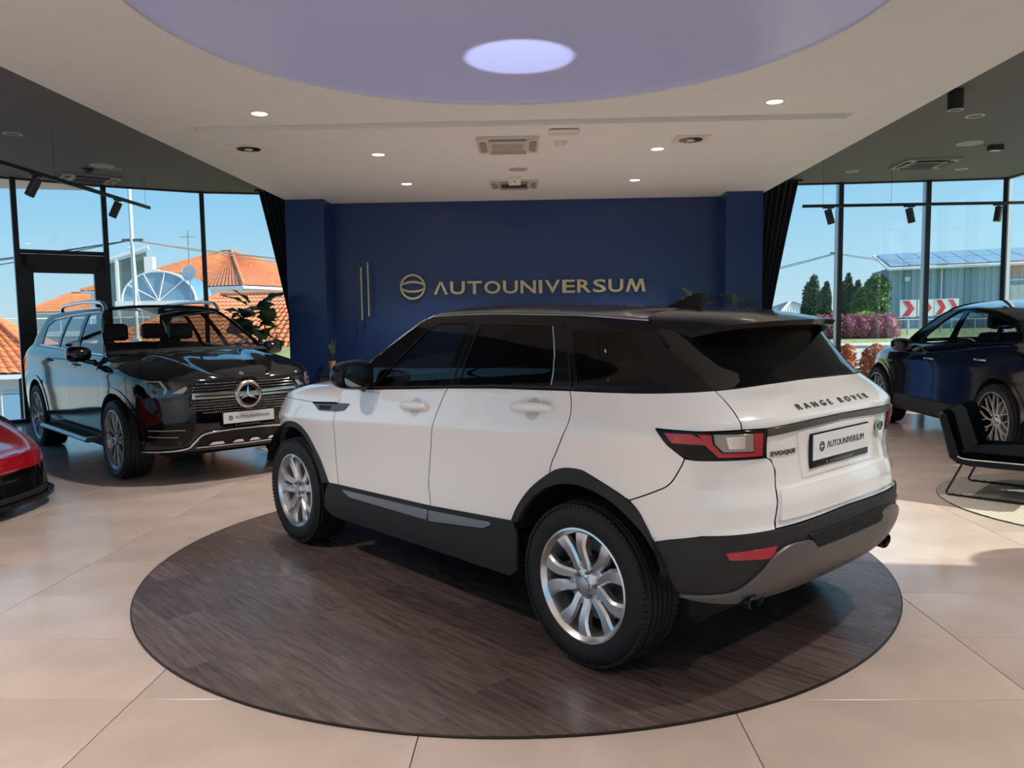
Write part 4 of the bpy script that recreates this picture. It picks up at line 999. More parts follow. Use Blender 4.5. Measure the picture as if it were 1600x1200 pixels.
    for a, b in zip(G, Tt):
        a, b = np.array(a), np.array(b)
        for k in range(NT+1):
            t = k/NT; p = a+(b-a)*t; p[2] += .012*math.sin(math.pi*t)*(1-abs(a[1])/.9); V.append(p)
        lo = b+np.array([.012, 0, -.022]); V.append(lo); ins = b*.35+a*.65; ins = np.array([max(ins[0], -1.62), ins[1]*.96, min(ins[2], 1.50)-.06]); kk = float(sstep(.50, .60, abs(b[1]))); V.append(ins*(1-kk)+(lo+np.array([.004, 0, -.004]))*kk)
    K = NT+3; F = [(i*K+j, (i+1)*K+j, (i+1)*K+j+1, i*K+j+1) for i in range(n-1) for j in range(K-1)]
    V2 = V+[p*np.array([1, -1, 1]) for p in V]; F2 = F+[tuple(x+len(V) for x in q[::-1]) for q in F]
    obj('roof_spoiler', V2, F2, MATS['roof_black'], T, smooth=True, auto=40)
    pair('pillar_cap', S, [(-1.86, 1.505), (-1.88, 1.36), (-2.03, 1.36), (-2.02, 1.47)], m_black, T, off=-.012, rim=0)
    # fin aerial
    v = []; prof = [(-1.31, .0, .0), (-1.30, 0, .075), (-1.27, 0, .072), (-1.20, 0, .045), (-1.12, 0, .0)]
    fin = MB(); A = [(-1.315, 1.552), (-1.318, 1.627), (-1.29, 1.629), (-1.22, 1.606), (-1.15, 1.580), (-1.10, 1.562)]
    fin.add([(x, s*.022*(1 if z < 1.58 else .45), z-.004) for s in (-1, 1) for x, z in A], [tuple(range(5, -1, -1)), tuple(range(6, 12))]+[(i, (i+1) % 6, 6+(i+1) % 6, 6+i) for i in range(6)]); fin.build('fin_aerial', m_black, T, smooth=50)
    # door mirrors
    for sd in (1, -1):
        mt = bpy.data.objects.new('door_mirror', None); COL.objects.link(mt); mt.parent = T; mt.location = (.375, sd*1.005, 1.198)
        v, f = superblob((0, 0, 0), (.085, .125, .086), 2.8); v = [(x+.02*(1-(y/.125)**2)-.012*abs(z)/.08, y, z*(1-.12*y*sd/.125)) for x, y, z in v]
        obj('mirror_shell', v, f, m_black, mt, smooth=True)
        MB().grid(lambda s, t: (-.082-.004*(1-(2*s-1)**2), (s-.5)*.19*(1-.12*abs(2*t-1)**3), (t-.5)*.125*(1-.2*abs(2*s-1)**3)), 10, 8, flip=False).build('mirror_glass', mat('mirror_silver', (.30, .31, .33), .03, 1), mt, smooth=60)
        b = MB(); b.tube([(.02, -sd*.02, -.05), (.05, -sd*.09, -.075), (.07, -sd*.135, -.085)], [.03, .026, .035], 10); b.build('mirror_foot', m_black, mt, smooth=60)
    # handles
    for o2, (u0, z0, L) in ((doors, (-.130, 1.043, .235)), (rdoors, (-1.045, 1.104, .245))):
        for o, sd in zip(o2, (1, -1)):
            D, N = S.PN(np.array(u0), np.array(z0)); sl_ = .066
            h = bpy.data.objects.new('door_handle', None); COL.objects.link(h); h.parent = o
            cup = patch('handle_cup', S, circle(u0, z0, .05, 24), mat('handle_cup_white', (.62, .59, .57), .35, coat=.6), h, side=sd, off=.0015, rim=.003)
            pts = [(u0+L*(t-.5), z0-sl_*L*(t-.5)) for t in np.linspace(0, 1, 15)]
            U = np.array([p[0] for p in pts]); Z = np.array([p[1] for p in pts]); p, nn = S.PN(U, Z); V = []; F = []
            lift = .016+.016*np.sin(np.linspace(0, math.pi, 15))**.5; hh = [.012+.010*math.sin(math.pi*min(1, max(0, t)))**.5 for t in np.linspace(0.02, .98, 15)]
            for i in range(15):
                for a in range(10):
                    q = 2*math.pi*a/10; V.append((p[i]+nn[i]*(lift[i]+.011*math.cos(q))+np.array([0, 0, hh[i]*math.sin(q)]))*[1, sd, 1])
            for i in range(14):
                for a in range(10): F.append((i*10+a, i*10+(a+1) % 10, (i+1)*10+(a+1) % 10, (i+1)*10+a))
            F += [tuple(range(10)), tuple(range(140, 150))[::-1]]
            obj('handle_grip', V, [q if sd < 0 else q[::-1] for q in F], m_evw, h, smooth=True, auto=60)
    # fender vent
    for sd in (1, -1):
        vt = patch('fender_vent', S, [(1.031, .982), (.71, 1.003), (.561, 1.010), (.608, .968), (.70, .955), (.924, .943)], m_grey, T, side=sd, off=.008, rim=.014)
        patch('vent_slot', S, [(.93, .972), (.76, .982), (.78, .956), (.90, .950)], m_under, vt, side=sd, off=.0105, rim=.002)
        patch('vent_lip', S, [(1.03, .987), (.70, 1.008), (.70, 1.000), (1.02, .978)], m_black, vt, side=sd, off=.014, rim=.008)
    # lettering and badges on the tailgate
    def rear(x, y):   # text x to the reader's right is -y of the car... reader looks along +x, so right is -y
        side = np.where(x > 0, -1.0, 1.0); return side, um+np.abs(x), y
    surf_text('RANGE ROVER', S, 0, 0, .027, m_letter, T, 'badge_letter', sx=2.15, bold=.0002, spacing=1.9, depth=.004, umap=lambda x, y: rear(x, 1.128+y))
    surf_text('EVOQUE', S, 0, 0, .026, m_letter, T, 'badge_letter', sx=1.5, bold=.0004, spacing=1.08, depth=.004, umap=lambda x, y: (np.ones_like(x), -2.312-x, .960+y))
    p, nn = S.PN(np.array(um+.40), np.array(.985)); ov = MB(); ov.lathe([(.036, 0), (.036, .006), (.032, .008), (0, .009)], 28, Matrix.Translation(Vector((p[0]-.004, -p[1], p[2])))@Matrix.Rotation(R(-90), 4, 'Y')@Matrix.Diagonal((.62, 1, 1, 1)))
    ob = ov.build('oval_badge', mat('badge_green', (.02, .06, .04), .25, coat=1), T, smooth=40)
    rg_ = MB(); rg_.tube([(p[0]-.013, -p[1]+.036*math.cos(a), p[2]+.0225*math.sin(a)) for a in [2*math.pi*i/28 for i in range(28)]], .003, 6, True); rg_.build('badge_ring', m_chrome, ob, smooth=60)
    number_plate(T, (-2.024, 0, .950), -math.pi/2)
    # exhausts, underbody, wheels, cabin
    for sd in (1, -1):
        e = MB(); M = Matrix.Translation((-1.745, sd*.60, .398))@Matrix.Rotation(R(-94), 4, 'Y')@Matrix.Diagonal((.82, 1.25, 1, 1))
        e.lathe([(.040, 0), (.042, .2), (.044, .235), (.040, .24), (.037, .232), (.034, .1), (0, .09)], 26, M); e.build('exhaust_tip', mat('smoked_steel', (.03, .03, .03), .3, .8), T, smooth=40)
    u = MB(); u.box((0, 0, .30), (3.5, 1.30, .18), bev=.05); u.box((0, 0, .34), (1.7, 1.72, .16), bev=.05); u.box((-1.72, 0, .42), (.45, 1.2, .12), bev=.04); u.build('underbody', m_under, T)
    shell = [(1.70, .45), (1.76, .90), (.70, .95), (.64, 1.09), (-.75, 1.165), (-2.05, 1.20), (um, 1.21), (um, .42), (-1.83, .45)]+arc((-1.33, .375), .455, 170, 10, 18)+[(-.86, .32), (.86, .32)]+arc((1.33, .375), .45, 172, 12, 18)
    patch('inner_shell', S, shell, m_under, T, both=True, off=-.022, rim=0, step=.08, dens=.06)
    liner(T, 1.33, .375, .45, .55, .915); liner(T, -1.33, .375, .455, .55, .915)
    for x in (1.33, -1.33):
        for sd in (1, -1): wheel(T, (x, sd*.805, .3605), sd, .3605, .246, .235, 'split5', rot=R(20 if x < 0 else 8), steer=0)
    for x, y in ((-.12, .38), (-.12, -.38), (-1.0, .36), (-1.0, -.36)): seat(T, x, y, .50)
    cluster(T, .48, .72, 1.08); steering_wheel(T, .34, .38, 1.0)
    fl = MB(); fl.box((-.4, 0, .46), (2.6, 1.66, .04)); fl.build('cabin_floor', m_under, T)
    MB().box((-.02, 0, 1.49), (.06, .2, .05), bev=.015).build('rear_view_mirror', m_black, T).location = (.1, 0, 0)
    return T
build_evoque()
# ------------------------------------------------------------------ surfaces of the two dark SUVs
def gl_surf():
    wl = pchip([(.15, .80), (.24, .88), (.32, .925), (.42, .945), (.60, .957), (.80, .965), (1.0, .966), (1.10, .950), (1.16, .918), (1.20, .882), (1.22, .865), (1.32, .828), (1.45, .770), (1.55, .716), (1.63, .664), (1.69, .605), (1.74, .52)])
    def W(x, z):
        zp = z+.024*x*np.clip((z-.45)/.5, 0, 1); return wl(zp)*(1-.05*sstep(1.2, 2.2, x))
    xr = pchip([(.25, -2.30), (.40, -2.45), (.60, -2.53), (.80, -2.52), (1.0, -2.48), (1.15, -2.42), (1.30, -2.34), (1.5, -2.22), (1.66, -2.10), (1.75, -2.0)])
    xf = pchip([(.20, 2.20), (.30, 2.29), (.42, 2.34), (.60, 2.38), (.80, 2.38), (.92, 2.36), (1.0, 2.31), (1.08, 2.18), (1.2, 1.95), (1.7, 1.6)])
    return Surf(W, xr, xf, -1.7, 1.45, 4.2, 3.3, .8, .88, .95)
GL = gl_surf()
def cy_surf():
    wl = pchip([(.15, .82), (.22, .88), (.30, .935), (.42, .955), (.60, .955), (.75, .962), (.92, .975), (1.02, .962), (1.09, .932), (1.135, .905), (1.15, .895), (1.25, .862), (1.36, .808), (1.45, .752), (1.53, .69), (1.59, .62), (1.64, .52)])
    def W(x, z):
        zp = z+.04*x*np.clip((z-.45)/.5, 0, 1); return wl(zp)*(1-.055*sstep(1.1, 2.1, x))
    xr = pchip([(.25, -2.25), (.40, -2.38), (.60, -2.45), (.80, -2.44), (.95, -2.42), (1.05, -2.39), (1.14, -2.33), (1.2, -2.22), (1.30, -2.05), (1.40, -1.90), (1.5, -1.75), (1.65, -1.70)])
    xf = pchip([(.20, 2.15), (.35, 2.30), (.55, 2.37), (.70, 2.36), (.85, 2.28), (.95, 2.12), (1.05, 1.9), (1.2, 1.7), (1.7, 1.5)])
    return Surf(W, xr, xf, -1.55, 1.35, 3.4, 2.5, .85, .95, .95)
CY = cy_surf()
# ------------------------------------------------------------------ builder shared by the two dark SUVs
m_carb = mat('black_car_paint', (.003, .0032, .004), .08, coat=.45, spec=.4)
m_glass = glassmat('clear_car_glass', (.80, .84, .83), ior=1.4); m_glassd = glassmat('smoked_car_glass', (.50, .52, .52), ior=1.4)
def suv(T, S, sp):
    um, ux = S.umin, S.umax; g = .002; paint = sp['paint']; xa, xb = sp['xf'], sp['xr']; rw = sp['rt']; ro, ri = sp['ro'], sp['ri']
    zcl = sp['zcl']; belt = sp['belt']; gf, gm, gr = sp['gf'], sp['gm'], sp['gr']; zs = sp['sill']
    cf, cr = (xa, rw+.012), (xb, rw+.012)
    ang = lambda c, r, z: math.degrees(math.asin((z-c[1])/r))
    af = ang(cf, ro, zs); ar = ang(cr, ro, zs)
    arf = arc(cf, ro, 180-af, af, 26)            # over the front wheel from back to front
    arr = arc(cr, ro, 180-ar, ar, 26)            # over the rear wheel from back to front
    fe = sp['fe']                                  # u where fender meets bumper
    ftop = [(u, float(zcl(u))) for u in np.linspace(fe, gf[1][0]+.004, 18)]
    fb = sp['fb']
    pair('front_fender', S, gf[1:]+[(gf[-1][0], zs)]*0+arf+[(fe, fb)]+ftop, paint, T, gap=g)
    dl = pair('front_door', S, [gf[0]]+sp['bm']+gm+[(gf[-1][0], zs)]+gf[1:-1][::-1], paint, T, gap=g)
    i = min(range(len(arr)), key=lambda k: math.dist(arr[k], gr[-1]))
    rl = pair('rear_door', S, sp['bn']+gr+arr[i+1:]+gm[::-1], paint, T, gap=g)
    qe = sp['qe']
    pair('rear_quarter_panel', S, gr[::-1]+sp['bq']+[(qe, sp['bq'][-1][1]), (qe, .52), (xb-ro-.02, .50)]+arr[1:i], paint, T, gap=g)
    zb = sp['bq'][-1][1]
    patch('tailgate', S, [(qe, zb), (um, zb), (um, .60), (qe, .60)], paint, T, both=True, gap=0, step=.06)
    patch('rear_bumper', S, [(qe, .597), (um, .597), (um, .30), (qe, .30), (xb-ro-.02, .32), (xb-ro-.02, .50), (qe, .515)], m_blackp, T, both=True, off=.004, step=.06)
    for sd in (1, -1): patch('tail_lamp', S, [(qe+.12, zb-.14), (qe-.30, zb-.15), (qe-.30, zb-.24), (qe+.06, zb-.25)], m_red, T, side=sd, off=.006, step=.06)
    for c, A, x in ((cf, arf, 1), (cr, arr, -1)):
        pair('arch_moulding', S, A+arc(c, ri, ang(c, ri, zs)-6 if x > 0 else ang(c, ri, zs)-6, 180-ang(c, ri, zs)+6, 26), sp['arch'], T, off=.008, rim=.03, step=.05)
    pair('sill_moulding', S, [(gf[-1][0], zs-.003), (xb+ro+.0, zs-.003), (xb+ri-.02, .30), (xb+ri, .25), (xa-ri, .25), (xa-ri+.02, .30)], sp['sillm'], T, off=.003, rim=.02, step=.06)
    nose = [(u, float(zcl(u))) for u in np.linspace(fe, ux, 18)]
    patch('front_bumper', S, [(fe, fb)]+nose+[(ux, sp['nz']), (fe+.25, sp['nz']), (fe, sp['nz']+.02), (xa+ro+.005, sp['nz']+.06), (xa+ro+.005, zs)], paint, T, both=True, gap=0, rim=.012)
    zc = sp['zc']
    def bonnet(u, s):
        e = S.P(u, zcl(u)); t = np.sin(np.clip(s, -1, 1)*np.pi/2); pr = np.maximum(1-np.abs(t)**sp.get('hp', 4.5), 0)**.5
        z0 = zcl(u); cen = sp['crease'](t) if 'crease' in sp else 0
        return np.stack([e[..., 0], e[..., 1]*t, z0+np.maximum(zc(e[..., 0])-z0, 0)*pr+cen*sstep(0, .06, zc(e[..., 0])-z0)], -1)
    sheet('bonnet', Para(bonnet, -1), gf[1][0]-.02, ux-.012, -1, 1, 44, 60, paint, T)
    rail, apil = sp['rail'], sp['apil']
    up = [(apil[0][0]+.06, apil[0][1]-.02)]+belt+sp['dp']+rail[::-1]+apil[::-1][1:]
    pair('window_frame', S, up, m_black, T, holes=[sp['fw'], sp['rw'], sp['qw']], rim=.02, step=.05)
    for d, o in zip((1, -1), dl): patch('door_glass', S, inset(sp['fw'], -.004), sp.get('gl', m_glass), o, side=d, off=-.006, rim=0, step=.08)
    for d, o in zip((1, -1), rl): patch('door_glass', S, inset(sp['rw'], -.004), m_glassd, o, side=d, off=-.006, rim=0, step=.08)
    for d in (1, -1): patch('quarter_glass', S, inset(sp['qw'], -.004), m_glassd, T, side=d, off=-.005, rim=0, step=.08)
    zr = lambda u: np.interp(u, [p[0] for p in rail[::-1]], [p[1] for p in rail[::-1]]); zt = sp['zt']; u0, u1 = rail[-1][0], rail[0][0]
    def roof(u, s):
        z0 = zr(u); e = S.P(u, z0); t = np.sin(np.clip(s, -1, 1)*np.pi/2); pr = np.maximum(1-np.abs(t)**2.6, 0)**.75
        return np.stack([e[..., 0], e[..., 1]*t, z0+(zt(e[..., 0])-z0)*pr], -1)
    sheet('roof', Para(roof, -1), u0, u1, -1, 1, 36, 36, sp.get('roofm', paint), T)
    ax = np.array([p[0] for p in apil]); az = np.array([p[1] for p in apil]); zh = float(zt(ax[-1]))-az[-1]
    def wind(t, s):
        x = np.interp(t, np.linspace(0, 1, len(ax)), ax); z = np.interp(t, np.linspace(0, 1, len(az)), az); y = S.W(x, z)-.004
        q = np.sin(np.clip(s, -1, 1)*np.pi/2); pr = np.maximum(1-np.abs(q)**2.6, 0)**.75
        return np.stack([x+.20*(1-t)*(1-q*q), y*q, z+zh*pr*t+.02*(1-t)*(1-q*q)], -1)
    WP = Para(wind, 1)
    sheet('windscreen', WP, 0, 1, -1, 1, 20, 36, sp.get('wsg', m_glass), T)
    bk = sp['rg']   # rear window by u, z
    patch('rear_window', S, bk, sp.get('rgm', m_glass), T, both=True, off=-.003, rim=0, step=.07)
    for sd in (1, -1):
        MB().tube([tuple(wind(np.array(t), np.array(1.0))*[1, sd, 1]) for t in np.linspace(0, 1, 12)], .014, 8).build('pillar_trim', m_black, T, smooth=60)
    MB().tube([tuple(wind(np.array(1.0), np.array(s))) for s in np.linspace(-1, 1, 24)], .016, 8).build('windscreen_header', m_black, T, smooth=60)
    cw = MB(); cw.grid(lambda a, b: tuple(wind(np.array(.06*b), np.array(2*a-1))+np.array([.02, 0, .004])), 24, 4); cw.build('cowl', m_under, T, smooth=60)
    # mirrors
    mx, my, mz = sp['mirror']
    for sd in (1, -1):
        mt = bpy.data.objects.new('door_mirror', None); COL.objects.link(mt); mt.parent = T; mt.location = (mx, sd*my, mz)
        v, f = superblob((0, 0, 0), (.09, .12, .082), 2.7); v = [(x-.018*(abs(z)/.08)**2, y, z*(1+.08*y*sd/.12)) for x, y, z in v]
        obj('mirror_shell', v, f, paint, mt, smooth=True)
        MB().grid(lambda s, t: (-.087, (s-.5)*.19, (t-.5)*.125), 6, 6).build('mirror_glass', MATS['mirror_silver'], mt)
        MB().tube([(.0, -sd*.03, -.055), (.03, -sd*.10, -.085), (.04, -sd*.15, -.09)], [.03, .024, .03], 10).build('mirror_foot', paint, mt, smooth=60)
    # handles
    for o2, (u0_, z0_) in ((dl, sp['h1']), (rl, sp['h2'])):
        for o, sd in zip(o2, (1, -1)):
            U = np.linspace(u0_-.11, u0_+.11, 11); p, nn = S.PN(U, np.full(11, z0_)); lf = .010+.03*np.sin(np.linspace(0, math.pi, 11))**.6
            h = MB().tube([tuple((q+n_*l)*[1, sd, 1]) for q, n_, l in zip(p, nn, lf)], .011, 8).build('door_handle', sp.get('hm', paint), o, smooth=60)
            patch('handle_cup', S, circle(u0_, z0_, .045, 20), m_black, h, side=sd, off=.001, rim=0)
    # chrome line round the side glass
    for sd in (1, -1):
        for ln in sp['chrome']:
            p, nn = S.PN(np.array([q[0] for q in ln]), np.array([q[1] for q in ln])); MB().tube([tuple(q) for q in (p+nn*.004)*[1, sd, 1]], .006, 6).build('window_trim', sp['chm'], T, smooth=60)
    # inside
    sh = [(fe-.03, .45), (fe-.03, .90), (gf[1][0], .93), (gf[0][0], belt[0][1]-.03)]+[(p[0], p[1]-.03) for p in belt[1:]]+[(um, zb-.03), (um, .36), (xb-ri-.05, .40)]+arc(cr, ri+.03, 176, 6, 16)+[(xb+ri+.06, .30), (xa-ri-.06, .30)]+arc(cf, ri+.03, 174, 10, 16)
    patch('inner_shell', S, sh, m_under, T, both=True, off=-.022, rim=0, step=.1, dens=.08)
    liner(T, xa, rw, ri+.025, .55, .93); liner(T, xb, rw, ri+.025, .55, .93)
    u = MB(); u.box((0, 0, .30), (xa-xb+.9, 1.30, .18), bev=.05); u.box(((xa+xb)/2, 0, .32), (1.9, 1.76, .14), bev=.05); u.build('underbody', m_under, T)
    MB().box(((xa+xb)/2-.3, 0, .50), (2.8, 1.66, .04)).build('cabin_floor', m_under, T)
    for x, y in sp['seats']: seat(T, x, y, .52, s=1.05)
    cluster(T, sp['dash'][0], .70, sp['dash'][1]); steering_wheel(T, sp['dash'][0]-.14, .38, sp['dash'][1]-.06)
    for x in (xa, xb):
        for sd in (1, -1): wheel(T, (x, sd*sp['track'], rw), sd, rw, sp['rr'], sp['tw'], sp['style'], sp['rimm'], rot=sp['rot'] if x == xb else sp['rot']+.4, steer=sp.get('steer', 0) if x == xa else 0)
    return wind
def build_gle():
    S = GL; um, ux = S.umin, S.umax
    T = thing('large_suv', 'black large SUV facing right with a chrome star grille, parked by the left windows', 'car', (-4.50529, 9.22616, 0), -.78343)
    m_rimg = mat('bicolour_alloy', (.36, .33, .33), .28, .85)
    belt = [(.93, 1.19), (.15, 1.213), (-.5, 1.224), (-1.2, 1.238), (-1.95, 1.25)]
    sp = dict(paint=m_carb, xf=1.4975, xr=-1.4975, rt=.388, rr=.288, ro=.495, ri=.445, track=.84, tw=.275, style='multi', rimm=m_rimg, rot=.2, steer=R(0),
        zcl=lambda u: 1.00-.045*sstep(1.5, 2.6, u), belt=belt, sill=.40, fe=1.93, fb=.60, nz=.30,
        gf=[(.985, 1.186), (1.02, 1.00), (1.07, .80), (1.06, .60), (1.045, .40)], gm=smooth_path([(.10, 1.214), (.12, 1.10), (.06, .90), (.0, .75), (-.03, .55), (-.03, .403)], 4),
        bm=[(.15, 1.213)], bn=[(-.5, 1.224)], gr=smooth_path([(-1.06, 1.235), (-1.10, 1.12), (-1.09, 1.0), (-1.16, .85)], 4), bq=[(-1.5, 1.243), (-1.95, 1.25)], qe=-2.15,
        arch=m_carb, sillm=m_blackp, zc=pchip([(.8, 1.235), (1.05, 1.232), (1.4, 1.207), (1.8, 1.150), (2.1, 1.078), (2.25, 1.025), (2.34, .985), (2.5, .96)]),
        crease=lambda t: .016*(np.exp(-((np.abs(t)-.55)/.10)**2))-.010*np.exp(-((np.abs(t)-.36)/.10)**2),
        rail=smooth_path([(.26, 1.668), (-.3, 1.682), (-.9, 1.678), (-1.4, 1.66), (-1.9, 1.63)], 4), apil=[(1.06, 1.20), (.86, 1.31), (.66, 1.42), (.47, 1.53), (.33, 1.62), (.26, 1.668)],
        dp=[(-2.30, 1.25), (-2.20, 1.40), (-2.08, 1.55)],
        fw=[(.90, 1.205), (.93, 1.222), (.50, 1.535), (.33, 1.61), (.15, 1.642), (-.17, 1.630), (.07, 1.228)], rw=[(-.30, 1.637), (-.83, 1.618), (-.74, 1.245), (-.02, 1.232)], qw=[(-.90, 1.610), (-1.45, 1.575), (-1.62, 1.50), (-1.55, 1.275), (-.84, 1.252)],
        zt=pchip([(-2.2, 1.665), (-1.6, 1.715), (-.8, 1.738), (-.2, 1.738), (.26, 1.715), (.5, 1.68)]), mirror=(.80, 1.06, 1.215), h1=(.26, 1.085), h2=(-.86, 1.105),
        chrome=[[(.93, 1.20), (.5, 1.212), (0, 1.224), (-.8, 1.245), (-1.6, 1.268)], [(.93, 1.225), (.70, 1.40), (.50, 1.54), (.33, 1.618), (.15, 1.650), (-.3, 1.646), (-.9, 1.62), (-1.45, 1.583)]], chm=m_chrome,
        rg=[(-2.32, 1.27), (um, 1.27), (um, 1.62), (-2.15, 1.60)], wsg=glassmat('tinted_windscreen', (.52, .55, .54), ior=1.42), seats=[(.05, .38), (.05, -.38), (-.85, .36), (-.85, -.36)], dash=(.72, 1.12))
    suv(T, S, sp)
    Z = lambda u, z, off=0: tuple((lambda pn: (pn[0]+pn[1]*off)*[1, -1, 1])(S.PN(np.array(float(u)), np.array(float(z)))))
    # grille with pins, bars and the ringed star
    gp = smooth_path([(2.551, .957), (2.50, .915), (2.452, .84), (2.448, .795), (2.475, .709), (2.60, .66)], 4)
    gr = patch('radiator_grille', S, gp+[(ux, .648), (ux, .952)], m_black, T, both=True, off=.010, rim=.02)
    pin = MB()
    for j in range(11):
        z = .672+j*.0265
        for i in range(34):
            u = ux-.012-(i+.5*(j % 2))*.0265*.62*1.25
            if u > 2.462 and not inside((u, z), gp+[(ux, .648), (ux, .952)]): continue
            if u < 2.462: continue
            if .808 < z < .855: continue
            for sd in (1, -1):
                p, n = S.PN(np.array(u), np.array(z)); p = p*[1, sd, 1]; n = n*[1, sd, 1]; c = Vector(p+n*.014); s = .0088
                a = Vector((0, 0, 1)); b = Vector(n).cross(a).normalized()
                pin.add([c-b*s, c+a*s*.8, c+b*s, c-a*s*.8, c+Vector(n)*.006], [(0, 3, 4), (3, 2, 4), (2, 1, 4), (1, 0, 4)])
    tag(pin.build('grille_pins', m_chrome, gr), kind='stuff')
    patch('grille_bar', S, [(2.478, .856), (ux-.02, .846), (ux-.02, .803), (2.474, .806)], mat('satin_chrome', (.55, .50, .46), .22, 1), gr, both=True, off=.030, rim=.02)
    for sd in (1, -1): patch('grille_bar_slot', S, [(2.50, .836), (ux-.12, .830), (ux-.12, .818), (2.50, .822)], m_black, gr, side=sd, off=.032, rim=.002)
    c = S.P(np.array(ux), np.array(.822)); M = Matrix.Translation((c[0]+.012, 0, .822))@Matrix.Rotation(R(90), 4, 'Y')
    e = bpy.data.objects.new('star_emblem', None); COL.objects.link(e); e.parent = gr
    MB().lathe([(.0, .012), (.108, .014), (.108, .01)], 48, M).build('emblem_plate', m_black, e, smooth=40)
    MB().lathe([(.105, .012), (.108, .034), (.122, .040), (.136, .030), (.140, .0), (.105, .0)], 56, M).build('emblem_ring', MATS['satin_chrome'], e, smooth=50)
    MB().lathe([(.092, .018), (.095, .024), (.100, .018)], 48, M).build('inner_ring', m_chrome, e, smooth=50)
    st = MB(); V = [(0, 0, .036)]; 
    for k in range(3):
        a = math.pi+k*2*math.pi/3
        V += [(.094*math.cos(a), .094*math.sin(a), .02), (.020*math.cos(a+math.pi/3), .020*math.sin(a+math.pi/3), .020)]
    st.add([M@Vector(v) for v in V], [(0, i, i % 6+1) for i in range(1, 7)]); st.build('star', m_chrome, e)
    # small badge on the bonnet tip
    MB().lathe([(0, .004), (.024, .003), (.026, 0)], 20, Matrix.Translation((2.27, 0, 1.018))@Matrix.Rotation(R(38), 4, 'Y')).build('bonnet_badge', m_chrome, T, smooth=50)
    # lamps
    for sd in (1, -1):
        lp = [(1.977, .978), (2.136, .979), (2.30, .965), (2.457, .944), (2.42, .885), (2.372, .837), (2.24, .836), (2.112, .832), (2.033, .896)]
        L = patch('headlamp', S, lp, mat('lamp_dark_glass', (.012, .013, .015), .04, coat=1), T, side=sd, off=.006, rim=.015)
        patch('light_strip', S, [(2.05, .972), (2.20, .968), (2.245, .90), (2.225, .86), (2.245, .86), (2.27, .90), (2.225, .978), (2.05, .978)], m_clear, L, side=sd, off=.010, rim=.003)
        patch('reflector', S, [(2.30, .862), (2.43, .925), (2.445, .905), (2.40, .862)], m_clear, L, side=sd, off=.010, rim=.003)
        p, n = S.PN(np.array(2.155), np.array(.905)); p = p*[1, sd, 1]; n = n*[1, sd, 1]
        Ml = Matrix.Translation(Vector(p+n*.004))@Vector(n).to_track_quat('Z', 'Y').to_matrix().to_4x4()
        MB().lathe([(.040, 0), (.040, .008), (.034, .010), (.026, .004), (.012, .012), (0, .013)], 26, Ml).build('projector_lens', mat('lens_glass', (.05, .055, .06), .03, .3, coat=1), L, smooth=50)
    def strip(name, pts, r, m, both=True):
        for sd in ((1, -1) if both else (1,)):
            p, n = S.PN(np.array([q[0] for q in pts]), np.array([q[1] for q in pts])); MB().tube([tuple(q) for q in (p+n*.012)*[1, sd, 1]], r, 8).build(name, m, T, smooth=60)
    strip('lip_trim', smooth_path([(1.90, .305), (2.15, .315), (2.41, .338), (2.49, .40), (2.58, .471), (2.829, .494), (ux, .495)], 5), .011, m_chrome)
    strip('lower_trim', [(2.50, .343), (2.7, .342), (ux, .340)], .008, m_chrome)
    strip('intake_fin', [(2.05, .520), (2.2, .520), (2.40, .520)], .006, MATS['satin_chrome']); strip('intake_fin', [(2.05, .460), (2.2, .458), (2.34, .455)], .006, MATS['satin_chrome'])
    for sd in (1, -1): patch('air_intake', S, [(2.06, .56), (2.44, .60), (2.50, .54), (2.46, .42), (2.38, .37), (2.06, .37)], m_black, T, side=sd, off=.003, rim=.004)
    patch('centre_intake', S, [(2.58, .455), (ux, .478), (ux, .352), (2.50, .354)], m_black, T, both=True, off=.004, rim=.004)
    for a, b in ((2.62, 2.78), (2.86, 2.985)):
        for sd in (1, -1): patch('skid_insert', S, [(a, .36), (b, .36), (b-.02, .385), (a+.04, .385)], m_silver, T, side=sd, off=.018, rim=.008)
    number_plate(T, (2.402, 0, .597), math.pi/2)
    # running boards and roof rails
    for sd in (-1, 1):
        rb = bpy.data.objects.new('running_board', None); COL.objects.link(rb); rb.parent = T
        MB().box((.03, sd*1.0, .335), (1.86, .17, .05), bev=.022).build('board', mat('brushed_step', (.32, .33, .34), .3, .8), rb)
        for k in range(30): MB().box((-.80+k*.056, sd*1.0, .362), (.022, .11, .006)).build('grip_stud', m_blackp, rb)
        y = .63; pts = smooth_path([(.30, sd*y, 1.672), (.22, sd*y, 1.735), (.05, sd*y, 1.762), (-.5, sd*y, 1.776), (-1.2, sd*(y-.01), 1.760), (-1.5, sd*(y-.02), 1.735), (-1.6, sd*(y-.03), 1.66)], 5)
        rr_ = MB(); rr_.tube(pts, .021, 10); rr_.build('roof_rail', m_silver, T, smooth=60)
build_gle()
